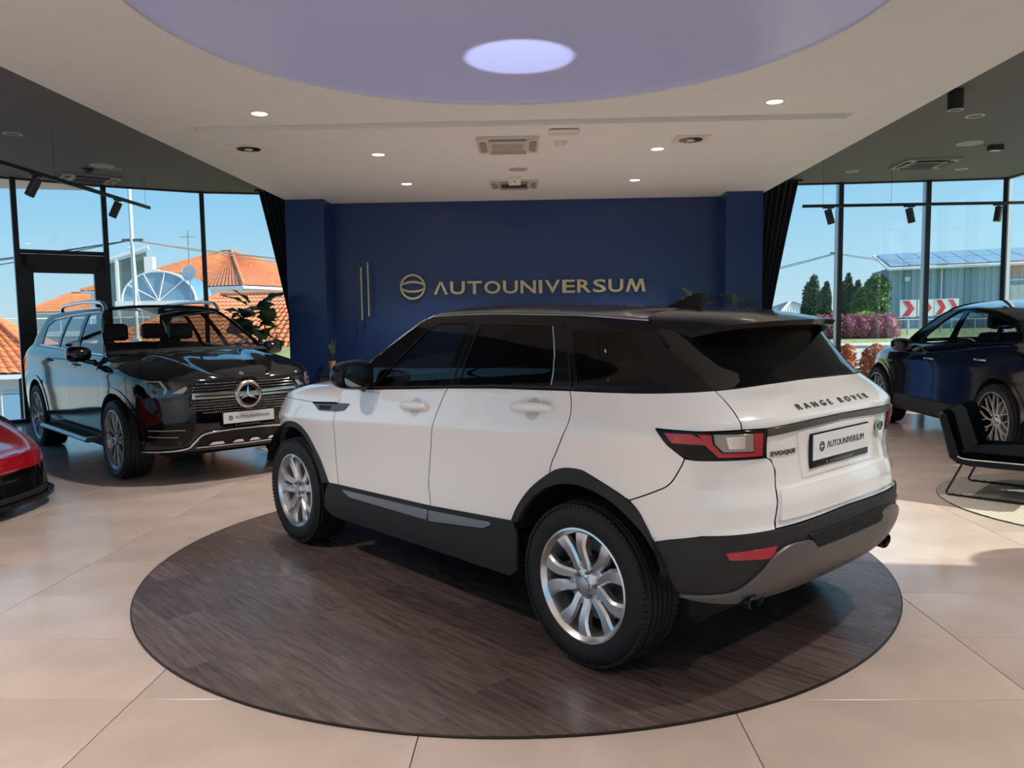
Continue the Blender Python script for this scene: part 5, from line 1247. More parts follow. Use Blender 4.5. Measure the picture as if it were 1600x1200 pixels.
def build_cayenne():
    S = CY; um, ux = S.umin, S.umax
    T = thing('coupe_suv', 'black coupe SUV with sloping roof parked by the right windows behind the lounge chair', 'car', (5.74464, 9.65920, 0), 1.55177)
    m_rimc = mat('machined_alloy', (.85, .83, .80), .22, .7)
    belt = [(.41, 1.122), (-.31, 1.147), (-.9, 1.17), (-1.42, 1.188), (-1.75, 1.203), (-2.0, 1.205)]
    sp = dict(paint=mat('midnight_car_paint', (.003, .004, .009), .10, coat=1, spec=.6), xf=1.4475, xr=-1.4475, rt=.388, rr=.298, ro=.485, ri=.435, track=.845, tw=.29, style='cross', rimm=m_rimc, rot=.1,
        zcl=lambda u: .98-.17*sstep(1.3, 2.5, u), belt=belt, sill=.46, fe=1.90, fb=.60, nz=.30,
        gf=[(.74, 1.105), (.88, .985), (.933, .898), (.95, .66), (.955, .46)], gm=smooth_path([(-.335, 1.147), (-.285, 1.06), (-.262, .95), (-.242, .813), (-.215, .62), (-.20, .463)], 4),
        bm=[(.41, 1.122)], bn=[(-.9, 1.17)], gr=smooth_path([(-1.44, 1.188), (-1.46, 1.11), (-1.44, 1.02), (-1.352, .89)], 4), bq=[(-1.75, 1.203), (-2.0, 1.205)], qe=-2.15,
        arch=MATS['midnight_car_paint'], sillm=m_blackp, zc=pchip([(.6, 1.165), (.9, 1.160), (1.2, 1.138), (1.5, 1.092), (1.8, 1.015), (2.0, .945), (2.15, .88), (2.3, .82)]), hp=3.6,
        crease=lambda t: -.03*np.exp(-((np.abs(t)-.45)/.22)**2),
        rail=smooth_path([(.10, 1.532), (-.144, 1.563), (-.5, 1.562), (-.825, 1.545), (-1.25, 1.485), (-1.6, 1.41), (-1.84, 1.35)], 4), apil=[(.80, 1.118), (.593, 1.255), (.45, 1.345), (.313, 1.43), (.19, 1.495), (.10, 1.532)],
        dp=[(-2.12, 1.22), (-1.98, 1.28)],
        fw=[(.41, 1.142), (.343, 1.192), (.22, 1.285), (.095, 1.377), (-.054, 1.468), (-.14, 1.505), (-.223, 1.528), (-.29, 1.524), (-.318, 1.305), (-.290, 1.160)], rw=[(-.395, 1.524), (-.754, 1.513), (-1.05, 1.466), (-1.185, 1.436), (-1.236, 1.364), (-1.275, 1.198), (-.45, 1.164)],
        qw=smooth_path([(-1.255, 1.418), (-1.40, 1.388), (-1.56, 1.345), (-1.70, 1.295), (-1.752, 1.262), (-1.73, 1.225), (-1.65, 1.212), (-1.345, 1.200)], 1),
        zt=pchip([(-1.9, 1.40), (-1.5, 1.49), (-1.1, 1.575), (-.7, 1.63), (-.3, 1.655), (.10, 1.635), (.4, 1.58)]), mirror=(.60, 1.04, 1.115), h1=(-.04, .963), h2=(-1.18, 1.007), hm=m_chrome,
        chrome=[smooth_path([(.41, 1.150), (.2, 1.315), (.05, 1.42), (-.14, 1.522), (-.28, 1.545), (-.6, 1.537), (-.9, 1.508), (-1.2, 1.452), (-1.55, 1.368), (-1.74, 1.30), (-1.80, 1.255), (-1.74, 1.205), (-1.6, 1.198), (-1.2, 1.182), (-.3, 1.151), (.41, 1.126)], 3)], chm=m_black,
        rg=[(-2.05, 1.24), (um, 1.24), (um, 1.50), (-1.92, 1.34)], rgm=m_glassd, wsg=m_glass, gl=glassmat('coupe_front_glass', (.62, .74, .72), ior=1.4), seats=[(-.15, .38), (-.15, -.38), (-1.0, .36), (-1.0, -.36)], dash=(.52, 1.08))
    suv(T, S, sp)
    for sd in (1, -1):
        patch('headlamp', S, [(1.98, .88), (2.25, .84), (2.28, .72), (2.05, .76)], m_clear, T, side=sd, off=.006)
        surf_text('e-hybrid', S, 0, 0, .045, mat('badge_silver', (.45, .50, .55), .3, .8), T, 'side_badge', sx=1.2, depth=.003, umap=lambda x, y: (np.full_like(x, float(sd)), 1.10-x*sd, .885+y))
    patch('front_intake', S, [(2.2, .62), (ux, .66), (ux, .42), (2.1, .44)], m_blackp, T, both=True, off=.004)
    MB().box((-1.93, 0, 1.40), (.22, 1.05, .03), bev=.012).build('tail_spoiler', m_black, T)
build_cayenne()
# ------------------------------------------------------------------ red sports car at the left edge
def build_sports():
    m_rosso = mat('red_car_paint', (.36, .004, .012), .12, coat=1, spec=.6)
    wl = pchip([(.08, .90), (.14, .95), (.25, .975), (.42, .985), (.58, .965), (.70, .93), (.80, .86), (.90, .80), (1.05, .68), (1.15, .55)])
    W = lambda x, z: wl(z)*(1-.07*sstep(1.0, 2.1, x))
    xr = pchip([(.08, -2.15), (.30, -2.32), (.55, -2.35), (.75, -2.28), (.9, -2.1), (1.2, -1.6)])
    xf = pchip([(.08, 2.22), (.16, 2.20), (.26, 2.17), (.36, 2.165), (.44, 2.14), (.52, 2.06), (.62, 1.90), (.8, 1.6), (1.2, 1.2)])
    S = Surf(W, xr, xf, -1.4, 1.2, 3.4, 2.5, .9, .95, .95); um, ux = S.umin, S.umax
    T = thing('sports_car', 'low red sports car with a black splitter, only its nose in the picture', 'car', (-6.38, 6.13, 0), 0)
    zcl = lambda u: .60-.16*sstep(1.5, 2.35, u)+.06*sstep(1.4, .6, u)+.135*np.exp(-((np.asarray(u, float)-1.22)/.42)**2)
    xa, xb, ra = 1.27, -1.30, .385
    cf, cr = (xa, .34), (xb, .345)
    zs = .24
    A = arc(cf, ra, 180-math.degrees(math.asin((zs-.34)/ra)), math.degrees(math.asin((zs-.34)/ra)), 26); B = arc(cr, ra, 180-math.degrees(math.asin((zs-.345)/ra)), math.degrees(math.asin((zs-.345)/ra)), 26)
    top = [(u, float(zcl(u))) for u in np.linspace(1.88, .60, 16)]
    pair('front_wing', S, [(.60, zs)]+A+[(1.88, .30)]+top, m_rosso, T, gap=.002)
    pair('door', S, [(.60, zs), (.60, .655), (-.55, .74), (-.62, .50), (-.60, zs)], m_rosso, T, gap=.002)
    pair('rear_wing', S, [(-.55, .74), (-1.3, .83), (-2.2, .80), (-2.2, .40), (xb-ra, .30)]+B[1:]+[(-.60, zs), (-.62, .50)], m_rosso, T, gap=.002)
    patch('tail_panel', S, [(-2.2, .80), (um, .80), (um, .40), (-2.2, .40)], m_black, T, both=True, rim=0)
    patch('side_sill', S, [(xa-ra, zs), (xb+ra, zs), (xb+ra, .10), (xa-ra, .10)], m_black, T, both=True)
    patch('nose', S, [(1.885, .345)]+[(u, float(zcl(u))) for u in np.linspace(1.885, ux, 14)]+[(ux, .345), (2.1, .335)], m_rosso, T, both=True)
    patch('front_intake', S, [(1.80, .33), (2.1, .332), (ux, .342), (ux, .15), (1.75, .15)], m_black, T, both=True, off=-.03, rim=0)
    for sd in (1, -1):
        patch('intake_blade', S, [(2.02, .33), (2.10, .33), (2.35, .17), (2.27, .17)], m_black, T, side=sd, off=.004, rim=.02)
        patch('corner_winglet', S, [(1.95, .275), (2.06, .24), (2.22, .155), (1.92, .15)], m_rosso, T, side=sd, off=.014, rim=.03)
    sp = [(p[0], p[1]) for p in [tuple(S.P(np.array(u), np.array(.10))[:2]) for u in np.linspace(1.72, ux, 22)]]
    out = [(x+.06*max(0, (x-1.6)/.6), y+.035) for x, y in sp]; poly = out+[(x, -y) for x, y in out[::-1]]
    MB().prism(poly, .085, .115).build('splitter', m_black, T)
    MB().prism([(x-.05, y*.97) for x, y in poly], .120, .150).build('splitter_step', m_blackp, T)
    zc = pchip([(.3, .74), (.7, .70), (1.2, .625), (1.6, .555), (1.95, .485), (2.14, .445), (2.4, .44)])
    def hood(u, s):
        e = S.P(u, zcl(u)); t = np.sin(np.clip(s, -1, 1)*np.pi/2); pr = np.maximum(1-np.abs(t)**5, 0)**.5; z0 = zcl(u); x = e[..., 0]
        q = 1-sstep(.42, .84, np.abs(t)); k = sstep(ux, ux-.25, u)
        z = (z0+.035*k*np.maximum(1-np.abs(t)**8, 0)**.5)*(1-q)+(zc(x)+.02*k)*q
        return np.stack([x, e[..., 1]*t, np.where(k > 0, z, z0)*k+z0*(1-k)], -1)
    H = Para(hood, -1); sheet('bonnet', H, .60, ux-.01, -1, 1, 50, 70, m_rosso, T)
    for sd in (1, -1):
        hl = patch('headlamp', H, [(1.55, sd*.46), (1.64, sd*.54), (1.90, sd*.52), (2.10, sd*.42), (2.06, sd*.35), (1.80, sd*.37)], mat('headlamp_dark', (.01, .012, .016), .05, coat=1), T, off=.004, rim=.004, step=.05, dens=.04)
        patch('light_strip', H, [(1.70, sd*.485), (2.00, sd*.425), (2.00, sd*.41), (1.70, sd*.47)], m_clear, hl, off=.007, rim=.002, step=.05, dens=.04)
    cab = lambda a, b: np.stack([.72-2.3*a, (.74-.10*np.sin(a*np.pi))*np.sin((b-.5)*np.pi)*np.ones_like(a), .66+(.50*np.sin(np.clip(a*1.02, 0, 1)*np.pi)**.8)*np.cos((b-.5)*np.pi)**.6], -1)
    sheet('cabin_glass', Para(cab, -1), 0.001, .999, .002, .998, 26, 26, mat('cabin_black_glass', (.006, .006, .008), .04, coat=1), T)
    dk = MB(); dk.box((-1.55, 0, .68), (1.2, 1.5, .16), bev=.06); dk.build('engine_deck', m_rosso, T)
    MB().box((0, 0, .22), (3.7, 1.35, .20), bev=.05).build('underbody', m_under, T)
    liner(T, xa, .34, ra+.004, .70, .93); liner(T, xb, .345, ra+.004, .70, .93)
    for x in (xa, xb):
        for sd in (1, -1): wheel(T, (x, sd*.835, .34), sd, .34, .262, .27, 'multi', m_greyp)
    # white mark on the bonnet
    patch('bonnet_mark', H, [(1.92, .02), (2.00, .10), (1.985, .13), (1.90, .04)], m_platew, T, off=.003, rim=.001, step=.05, dens=.03)
build_sports()
# ------------------------------------------------------------------ lounge chair and round rug
def build_chair():
    d = Vector((.75, -.66, 0)).normalized(); o = (3.40, 6.53, .0078)
    t = thing('lounge_chair', 'low black lounge chair on thin wire legs in front of the coupe SUV', 'chair', o, math.atan2(d.y, d.x))
    m_fab = mat('black_wool', (.002, .0023, .0035), .9, spec=.03, bump=(200, .1)); m_sh = mat('black_shell', (.010, .011, .013), .6, spec=.2)
    Wd = .76
    def slab(name, prof, y0, y1, m, rnd=.03):
        n = len(prof); V = []; ys = [y0, y0+rnd, y1-rnd, y1]; cx, cz = sum(p[0] for p in prof)/n, sum(p[1] for p in prof)/n
        for k, y in enumerate(ys):
            s = .94 if k in (0, 3) else 1; V += [(cx+(a-cx)*s, y, cz+(b-cz)*s) for a, b in prof]
        F = [(i*n+j, i*n+(j+1) % n, (i+1)*n+(j+1) % n, (i+1)*n+j) for i in range(3) for j in range(n)]+[tuple(range(n))[::-1], tuple(range(3*n, 4*n))]
        return MB().add(V, F).build(name, m, t, smooth=40)
    slab('shell', [(-.075, .685), (-.045, .70), (-.02, .69), (.09, .345), (.12, .315), (.20, .31), (.92, .32), (.93, .30), (.90, .27), (.18, .262), (.08, .275), (.02, .32)], -.05, Wd, m_sh)
    slab('seat_cushion', [(.10, .335), (.16, .322), (.90, .330), (.915, .36), (.90, .385), (.16, .385), (.08, .37)], -.03, Wd-.02, m_fab)
    slab('back_cushion', [(-.04, .715), (.02, .73), (.05, .70), (.135, .40), (.12, .36), (.08, .365)], -.03, Wd-.02, m_fab)
    pp = MB(); pp.tube([(.09, -.052, .338), (.13, -.054, .325), (.20, -.055, .322), (.90, -.055, .328)], .005, 6); pp.build('piping', m_platew, t, smooth=60)
    for y in (0, .72):
        MB().tube([(.13, y, .31), (.012, y, .05), (.004, y, .028), (.008, y, .016), (.022, y, .0095), (.74, y, .0095), (.76, y, .016), (.765, y, .03), (.72, y, .30)], .009, 8).build('sled_leg', m_blackm, t, smooth=60)
build_chair()
def build_rug():
    m = bpy.data.materials.new('striped_rug'); m.use_nodes = True; nt = m.node_tree; b = nt.nodes['Principled BSDF']
    tc = nt.nodes.new('ShaderNodeTexCoord'); sx = nt.nodes.new('ShaderNodeSeparateXYZ'); nt.links.new(tc.outputs['Object'], sx.inputs[0])
    def math_(op, a, b_=None):
        n = nt.nodes.new('ShaderNodeMath'); n.operation = op
        for i, q in enumerate((a, b_)):
            if q is None: continue
            if isinstance(q, (int, float)): n.inputs[i].default_value = q
            else: nt.links.new(q, n.inputs[i])
        return n.outputs[0]
    # lines 46 mm apart, broad on the far half and thin on the near half
    ph = math_('FRACT', math_('MULTIPLY', math_('ADD', sx.outputs['X'], math_('MULTIPLY', sx.outputs['Y'], .12)), 21.7))
    th = math_('ADD', .16, math_('MULTIPLY', math_('GREATER_THAN', sx.outputs['Y'], .38), .40))
    ln = math_('LESS_THAN', ph, th); mx = nt.nodes.new('ShaderNodeMix'); mx.data_type = 'RGBA'
    mx.inputs['A'].default_value = (.50, .44, .36, 1); mx.inputs['B'].default_value = (.035, .033, .035, 1); nt.links.new(ln, mx.inputs['Factor']); nt.links.new(mx.outputs['Result'], b.inputs['Base Color']); b.inputs['Roughness'].default_value = .9
    t = thing('round_rug', 'round pale rug with dark parallel lines under the lounge chair', 'rug', (4.50, 6.17, 0))
    MB().prism(circle(0, 0, 1.21, 96), .0008, .007).build('pile', m, t)
    MB().tube([(1.212*math.cos(2*math.pi*i/96), 1.212*math.sin(2*math.pi*i/96), .0045) for i in range(96)], .004, 6, True).build('edge_binding', m_blackm, t)
build_rug()
# ------------------------------------------------------------------ indoor plants and small furniture
m_leafd = mat('fig_leaf', (.030, .060, .018), .45, noise_=(9, .35)); m_stem = mat('plant_stem', (.09, .06, .035), .8); m_pot = mat('dark_planter', (.03, .03, .032), .5)
def leaf_mesh(L, Wd, curl, fiddle=True):
    mb = MB(); n, k = 9, 4
    def fn(s, u):
        w = math.sin(math.pi*min(1, s*.97+.015))**.6*(.70+.30*s if fiddle else 1)*Wd/2; y = (2*u-1)*w
        return (s*L, y, -curl*s*s*L+.18*abs(y)+.012*math.sin(s*14)*abs(2*u-1))
    mb.grid(fn, n, k); v = list(mb.v); f = list(mb.f); q = len(v); mb.add([(a, b, c-.0015) for a, b, c in v], [x[::-1] for x in f]); return mb
def leafy(name, label, loc, leaves, h, pot, stems, m=m_leafd, cat='plant', proto=None, pot_m=None):
    t = thing(name, label, cat, loc); pr, ph = pot
    MB().lathe([(0, .002), (pr*.8, .002), (pr, ph), (pr*.93, ph), (pr*.9, ph-.03), (0, ph-.03)], 28).build('planter', pot_m or m_pot, t, smooth=40)
    for s in stems: MB().tube(smooth_path(s, 4), .010, 6).build('stem', m_stem, t, smooth=60)
    me = None
    for (p, az, el, sc) in leaves:
        if me is None: o = proto.build('leaf', m, t, smooth=60); me = o.data
        else: o = bpy.data.objects.new('leaf', me); COL.objects.link(o); o.parent = t
        o.location = p; o.rotation_euler = Euler((random.uniform(-.5, .5), -el, az), 'XYZ'); o.scale = (sc, sc, sc)
    return t
random.seed(11)
LV = []
for i in range(44):
    z = 1.02+.78*(i/43)**.9; a = i*2.4+random.uniform(-.3, .3); r = .05+.10*random.random()
    cx = .10*math.sin(z*3) - .06
    LV.append(((cx+r*math.cos(a), r*math.sin(a), z), a, random.uniform(-.3, .9), random.uniform(.75, 1.25)))
leafy('fiddle_leaf_fig', 'tall potted fig tree with big dark green leaves behind the black SUV', (-4.02, 11.55, 0), LV, 1.9, (.2, .42), [[(0, 0, .35), (-.02, 0, .9), (.03, 0, 1.3), (-.05, .02, 1.75)], [(0, 0, .8), (.12, 0, 1.1), (.2, -.02, 1.35)]], proto=leaf_mesh(.30, .25, .25))
SL = [((.02*math.cos(i*1.7), .02*math.sin(i*1.7), .24), i*1.7, R(80)+random.uniform(-.1, .1), random.uniform(.8, 1.15)) for i in range(8)]
leafy('snake_plant', 'small snake plant with upright narrow leaves in an orange pot by the blue wall', (-3.14, 12.02, .70), SL, .5, (.055, .2), [], proto=leaf_mesh(.30, .035, .02, False), pot_m=mat('terracotta_pot', (.42, .22, .10), .6))
t = thing('side_cabinet', 'small dark side cabinet carrying the snake plant by the blue wall', 'cabinet', (-3.10, 11.98, 0)); MB().box((0, 0, .36), (.34, .42, .64), bev=.008).build('body', m_pot, t); MB().box((0, 0, .69), (.38, .46, .02), bev=.004).build('top', m_blackm, t); MB().box((0, 0, .02), (.30, .38, .04)).build('plinth', m_blackm, t); MB().box((0, -.212, .38), (.30, .006, .52)).build('door', m_pot, t); MB().cyl((.11, -.235, .45), (.11, -.215, .45), .012, n=12).build('knob', m_gold, t)
t = thing('tub_armchair', 'blue grey tub armchair in front of the blue wall, mostly behind the white SUV', 'armchair', (-2.45, 11.55, 0))
mu = mat('blue_grey_fabric', (.10, .13, .19), .8)
MB().lathe([(.30, .12), (.34, .16), (.36, .40), (.30, .42), (0, .42)], 28).build('seat', mu, t, smooth=40)
bk = MB()
for i in range(20):
    a0, a1 = R(-20+220*i/20), R(-20+220*(i+1)/20)
    q = [(r*math.cos(a), r*math.sin(a), z) for a in (a0, a1) for r, z in ((.34, .38), (.42, .38), (.43, .74), (.38, .75))]
    bk.add(q, [(0, 4, 5, 1), (1, 5, 6, 2), (2, 6, 7, 3), (3, 7, 4, 0)])
bk.build('backrest', mu, t, smooth=50)
for a in (45, 135, 225, 315): MB().cyl((.22*math.cos(R(a)), .22*math.sin(R(a)), 0), (.2*math.cos(R(a)), .2*math.sin(R(a)), .13), .014, n=10).build('leg', m_blackm, t)
for x, y, lab, sd in ((3.02, 11.9, 'tall potted rubber plant behind the SUV roof at the right pilaster, the right one', 5), (2.42, 12.0, 'tall potted rubber plant behind the SUV roof fin, the left one', 9)):
    random.seed(sd); L2 = [((.05*math.cos(i*2.1), .05*math.sin(i*2.1), 1.15+.62*i/13), i*2.1, R(35)+random.uniform(-.3, .5), random.uniform(.7, 1.2)) for i in range(14)]
    leafy('rubber_plant', lab, (x, y, 0), L2, 1.7, (.18, .5), [[(0, 0, .4), (.02, 0, .9), (-.01, 0, 1.4), (0, 0, 1.78)]], m=mat('rubber_leaf', (.055, .06, .042), .35, noise_=(7, .4)), proto=leaf_mesh(.27, .11, .15, False))
# added spot lamp standing in for sunlight reflected onto the lilac disc
t = thing('reflected_sun_spot', 'added unseen floor spot behind the viewer, stands in for reflected sunlight', 'lamp', (.35, -1.6, 0)); MB().cyl((0, 0, 0), (0, 0, .12), .09, .08, n=24).build('housing', m_blackm, t, smooth=40); MB().cyl((0, 0, .12), (0, 0, .124), .06, n=20).build('lens', m_led, t)
d_ = Vector((-.09-.35, 5.86+1.6, ZS-.14)); ld_ = bpy.data.lights.new('reflected_sun_beam', 'SPOT'); ld_.energy = 5200; ld_.spot_size = R(6.0); ld_.spot_blend = .3; ld_.color = (.86, .94, 1); ld_.shadow_soft_size = .01
b_ = bpy.data.objects.new('reflected_sun_beam', ld_); COL.objects.link(b_); b_.parent = t; b_.location = (0, 0, .14); b_.rotation_euler = d_.to_track_quat('-Z', 'Y').to_euler(); b_.scale = (1, .38, 1)
# ------------------------------------------------------------------ outside, left: hillside houses with tiled roofs
m_tileo = mat('orange_roof_tile', (.62, .195, .075), .7, noise_=(3, .22)); m_rend = mat('white_render', (.78, .74, .70), .8, noise_=(1.5, .04)); m_pinkr = mat('pink_render', (.74, .60, .52), .8)
m_steelw = mat('white_steel', (.72, .74, .76), .4, .2); m_bglass = mat('blue_glazing', (.16, .30, .46), .08, coat=1); m_gglass = mat('green_glazing', (.10, .14, .10), .08, coat=1)
m_grassy = mat('dry_grass', (.28, .30, .12), .9, noise_=(4, .3)); m_asph = mat('asphalt', (.42, .41, .40), .9, noise_=(8, .12)); m_conc = mat('concrete', (.55, .52, .47), .85, noise_=(5, .1))
def tiled(T, A, B, C, D, name='roof_slope', wave=.28, rows=.36, m=None):
    """pan-tile slope on the quad A-B (eave) D-C (ridge): rolled columns, stepped courses"""
    A, B, C, D = map(Vector, (A, B, C, D)); nrm = (B-A).cross(D-A).normalized(); nrm = nrm if nrm.z > 0 else -nrm
    L = max((B-A).length, (C-D).length); H = (D-A).length; nc = max(4, int(L/wave)); nr = max(2, int(H/rows)); sub = 4; mb = MB(); V = []
    for j in range(nr):
        for e in (0, 1):
            t = (j+e*.999)/nr
            for i in range(nc*sub+1):
                s = i/(nc*sub); p = (A*(1-s)+B*s)*(1-t)+(D*(1-s)+C*s)*t
                V.append(p+nrm*(.05*(abs(math.sin(math.pi*s*nc)))+.03*(1-e)))
    w = nc*sub+1
    F = [(r*w+i, r*w+i+1, (r+1)*w+i+1, (r+1)*w+i) for r in range(2*nr-1) for i in range(w-1)]
    o = mb.add(V, F).build(name, m or m_tileo, T); tag(o, kind='stuff'); return o
def house(name, label, loc, rz, sx, sy, eave, ridge, m, hip=1.0, over=.4, wins=(), base=-4, rm=None):
    T = thing(name, label, 'building', loc, rz); hx, hy = sx/2, sy/2
    MB().box((0, 0, (eave+base)/2), (sx, sy, eave-base)).build('wall', m, T)
    ex, ey = hx+over, hy+over; rx = max(.1, hx-hip*hy); z0, z1 = eave-.1, ridge
    for q in (((-ex, -ey, z0), (ex, -ey, z0), (rx, 0, z1), (-rx, 0, z1)), ((ex, ey, z0), (-ex, ey, z0), (-rx, 0, z1), (rx, 0, z1)), ((ex, -ey, z0), (ex, ey, z0), (rx, 0, z1), (rx, .001, z1)), ((-ex, ey, z0), (-ex, -ey, z0), (-rx, 0, z1), (-rx, -.001, z1))): tiled(T, *q, m=rm)
    MB().box((0, 0, z0-.08), (2*ex, 2*ey, .14)).build('eaves_board', m_steelw, T)
    for a, b in (((-rx, 0), (rx, 0)), ((rx, 0), (ex, -ey)), ((rx, 0), (ex, ey)), ((-rx, 0), (-ex, -ey)), ((-rx, 0), (-ex, ey))):
        za, zb = z1+.05, (z1+.05 if abs(b[1]) < .01 else z0+.06); MB().tube([(a[0], a[1], za), (b[0], b[1], zb)],   .10, 8).build('ridge_tile', rm or m_tileo, T, smooth=60)
    for (x, z, w, h) in wins:
        f = MB().box((x, -hy-.02, z), (w+.12, .05, h+.12)).build('window', m_steelw, T); MB().box((x, -hy-.045, z), (w, .02, h)).build('pane', m_bglass, f)
    return T
house('tiled_house', 'house with a broad orange hipped tile roof beyond the left curtain', (-20.4, 52, 0), R(-20), 11.9, 11.1, 3.66, 6.14, m_rend, hip=1.0, wins=((-2.5, 1.4, 1.1, 1.3), (1.5, 1.4, 1.1, 1.3)))
house('tiled_house', 'lower house with a long orange tile roof right behind the black SUV', (-8.6, 27.5, 0), R(-10), 11, 7.0, .55, 2.45, m_pinkr, hip=.8, wins=((2, -.8, 1, 1.2),))
house('tiled_house', 'orange roofed house at the far left edge beyond the red car', (-19.4, 25.0, 0), R(20), 7, 5.5, .15, 1.75, m_rend, hip=.7, wins=((1.4, -1.2, .9, 1.3), (2.9, -1.2, .9, 1.3), (-.5, -1.2, .9, 1.3)))
house('tiled_house', 'small distant house with an orange roof seen through the glass door', (-35.8, 62, 0), R(-10), 5.8, 5.2, 2.55, 3.95, m_conc, hip=.6)
def canopy():
    T = thing('roof_terrace', 'pale flat terrace roof with a white railing beyond the glass door', 'building', (-19.5, 32.5, 0), R(22))
    MB().box((0, 0, -1.2), (6, 4, 4.4)).build('wall', m_rend, T); MB().box((0, 0, 1.12), (6.6, 4.6, .16)).build('roof_slab', m_conc, T)
    MB().tube([(-3.2, -2.2, 1.75), (3.2, -2.2, 1.75)], .03, 6).build('rail', m_steelw, T)
    for i in range(7): MB().cyl((-3.2+i*6.4/6, -2.2, 1.2), (-3.2+i*6.4/6, -2.2, 1.75), .02, n=6).build('rail_post', m_steelw, T)
canopy()
def terrace():
    T = thing('glazed_terrace', 'white framed glazed terrace block with a sloping top left of the utility pole', 'building', (-21.0, 40, 0), R(8))
    z = lambda x: 4.62+.32*(x+1.1)
    MB().prism([(-1.1, 2.4), (1.1, 2.4), (1.1, z(1.1)-.15), (-1.1, z(-1.1)-.15)], -.05, .05, Matrix.Rotation(R(90), 4, 'X')).build('glass_screen', m_gglass, T)
    for x in (-1.12, -.35, .45): MB().box((x, -.1, (1.8+z(x))/2), (.14, .16, z(x)-1.8)).build('post', m_steelw, T)
    MB().tube([(-1.25, -.1, z(-1.25)), (1.25, -.1, z(1.25))], .11, 6).build('top_beam', m_steelw, T)
    MB().box((1.25, .0, 2.4), (.42, .5, 5.0)).build('pillar', m_rend, T); MB().box((0, 1.4, .6), (2.9, 2.6, 3.2)).build('wall', m_rend, T)
    MB().box((1.62, -.2, 4.0), (.28, .28, .5)).build('chimney_box', m_rend, T)
terrace()
def conservatory():
    T = thing('conservatory', 'rounded glass conservatory with white ribs below the satellite dish', 'building', (-17.6, 37, 0), R(4))
    W_, H_ = 1.70, 1.36
    g = MB(); g.grid(lambda s, t: (W_*math.cos(math.pi*(1-s)), -.6+2.4*t, 2.56+H_*math.sin(math.pi*s)), 16, 2); g.build('glass_vault', m_bglass, T, smooth=60)
    fp = [(W_*math.cos(math.pi*(1-i/16)), 2.56+H_*math.sin(math.pi*i/16)) for i in range(17)]; MB().prism(fp, .55, .6, Matrix.Rotation(R(90), 4, 'X')).build('glass_front', m_bglass, T)
    MB().tube([(a, -.63, b) for a, b in fp], .05, 6).build('rib', m_steelw, T)
    for i in (3, 6, 9, 12): MB().tube([(0, -.65, 2.56), (fp[i][0], -.65, fp[i][1])], .03, 5).build('rib', m_steelw, T)
    MB().box((0, 0.4, 2.4), (3.9, 2.4, .3)).build('plinth', m_rend, T); MB().box((0, .6, .05), (3.7, 2.2, 4.4)).build('wall', m_rend, T)
conservatory()
def utility():
    T = thing('utility_pole', 'slim white utility pole with a junction box between the left windows', 'pole', (-9.35, 18.2, -4))
    MB().cyl((0, 0, 0), (-.0, 0, 9.2), .055, .04, n=12).build('shaft', m_steelw, T, smooth=40); MB().box((.0, -.07, 5.0), (.22, .12, .32), bev=.01).build('junction_box', m_steelw, T)
    MB().box((.02, 0, 7.45), (.5, .06, .06)).build('crossarm', m_greyp, T)
    MB().tube([(.1, -.06, 5.15), (.22, -.1, 5.6), (.1, -.05, 6.2), (.05, -.05, 7.4)], .012, 5).build('conduit', m_steelw, T, smooth=60)
    for k, (a, b, dz) in enumerate((((-14, 3), (6.5, 9), .0), ((-14, 4), (6.5, 9), -.22), ((-14, 3), (6.5, 10), .12))):
        A = Vector((a[0], a[1], 3.25+7.45+dz-3.6)); B = Vector((0, 0, 7.45)); C = Vector((b[0], b[1], 7.42+dz))
        pts = [A.lerp(B, i/10)-Vector((0, 0, .35*math.sin(math.pi*i/10))) for i in range(10)]+[B.lerp(C, i/10)-Vector((0, 0, .25*math.sin(math.pi*i/10))) for i in range(11)]
        MB().tube(pts, .012, 5).build('cable', m_blackm, T)
    T2 = thing('satellite_dish', 'round white satellite dish on a mast above the conservatory', 'dish', (-15.0, 34.0, 2.6))
    Md = Matrix.Translation((0, -.15, 1.05))@Matrix.Rotation(R(75), 4, 'X')@Matrix.Rotation(R(-12), 4, 'Y')
    MB().lathe([(0, -.10), (.20, -.07), (.36, .0), (.37, .01), (.20, -.05), (0, -.08)], 28, Md).build('reflector', m_steelw, T2, smooth=50)
    MB().cyl((0, 0, -8.5), (0, 0, 2.9), .03, .02, n=8).build('mast', m_greyp, T2); MB().tube([(0, -.2, .8), (-.1, -.55, 1.0)], .015, 5).build('feed_arm', m_greyp, T2); MB().box((-.1, -.57, 1.02), (.08, .12, .08), bev=.01).build('receiver', m_greyp, T2)
    MB().box((0, 0, 2.62), (.7, .02, .02)).build('aerial_bar', m_greyp, T2)
    for i in range(5): MB().box((-.3+i*.15, 0, 2.62), (.012, .28, .012)).build('aerial_rod', m_greyp, T2)
    T3 = thing('outdoor_planter', 'black square planter standing outside the left window by the red car', 'planter', (-8.75, 13.6, -.25)); MB().box((0, 0, .42), (.5, .5, .84), bev=.01).build('box', m_blackm, T3); MB().box((0, 0, .845), (.44, .44, .01)).build('soil', m_under, T3)
utility()
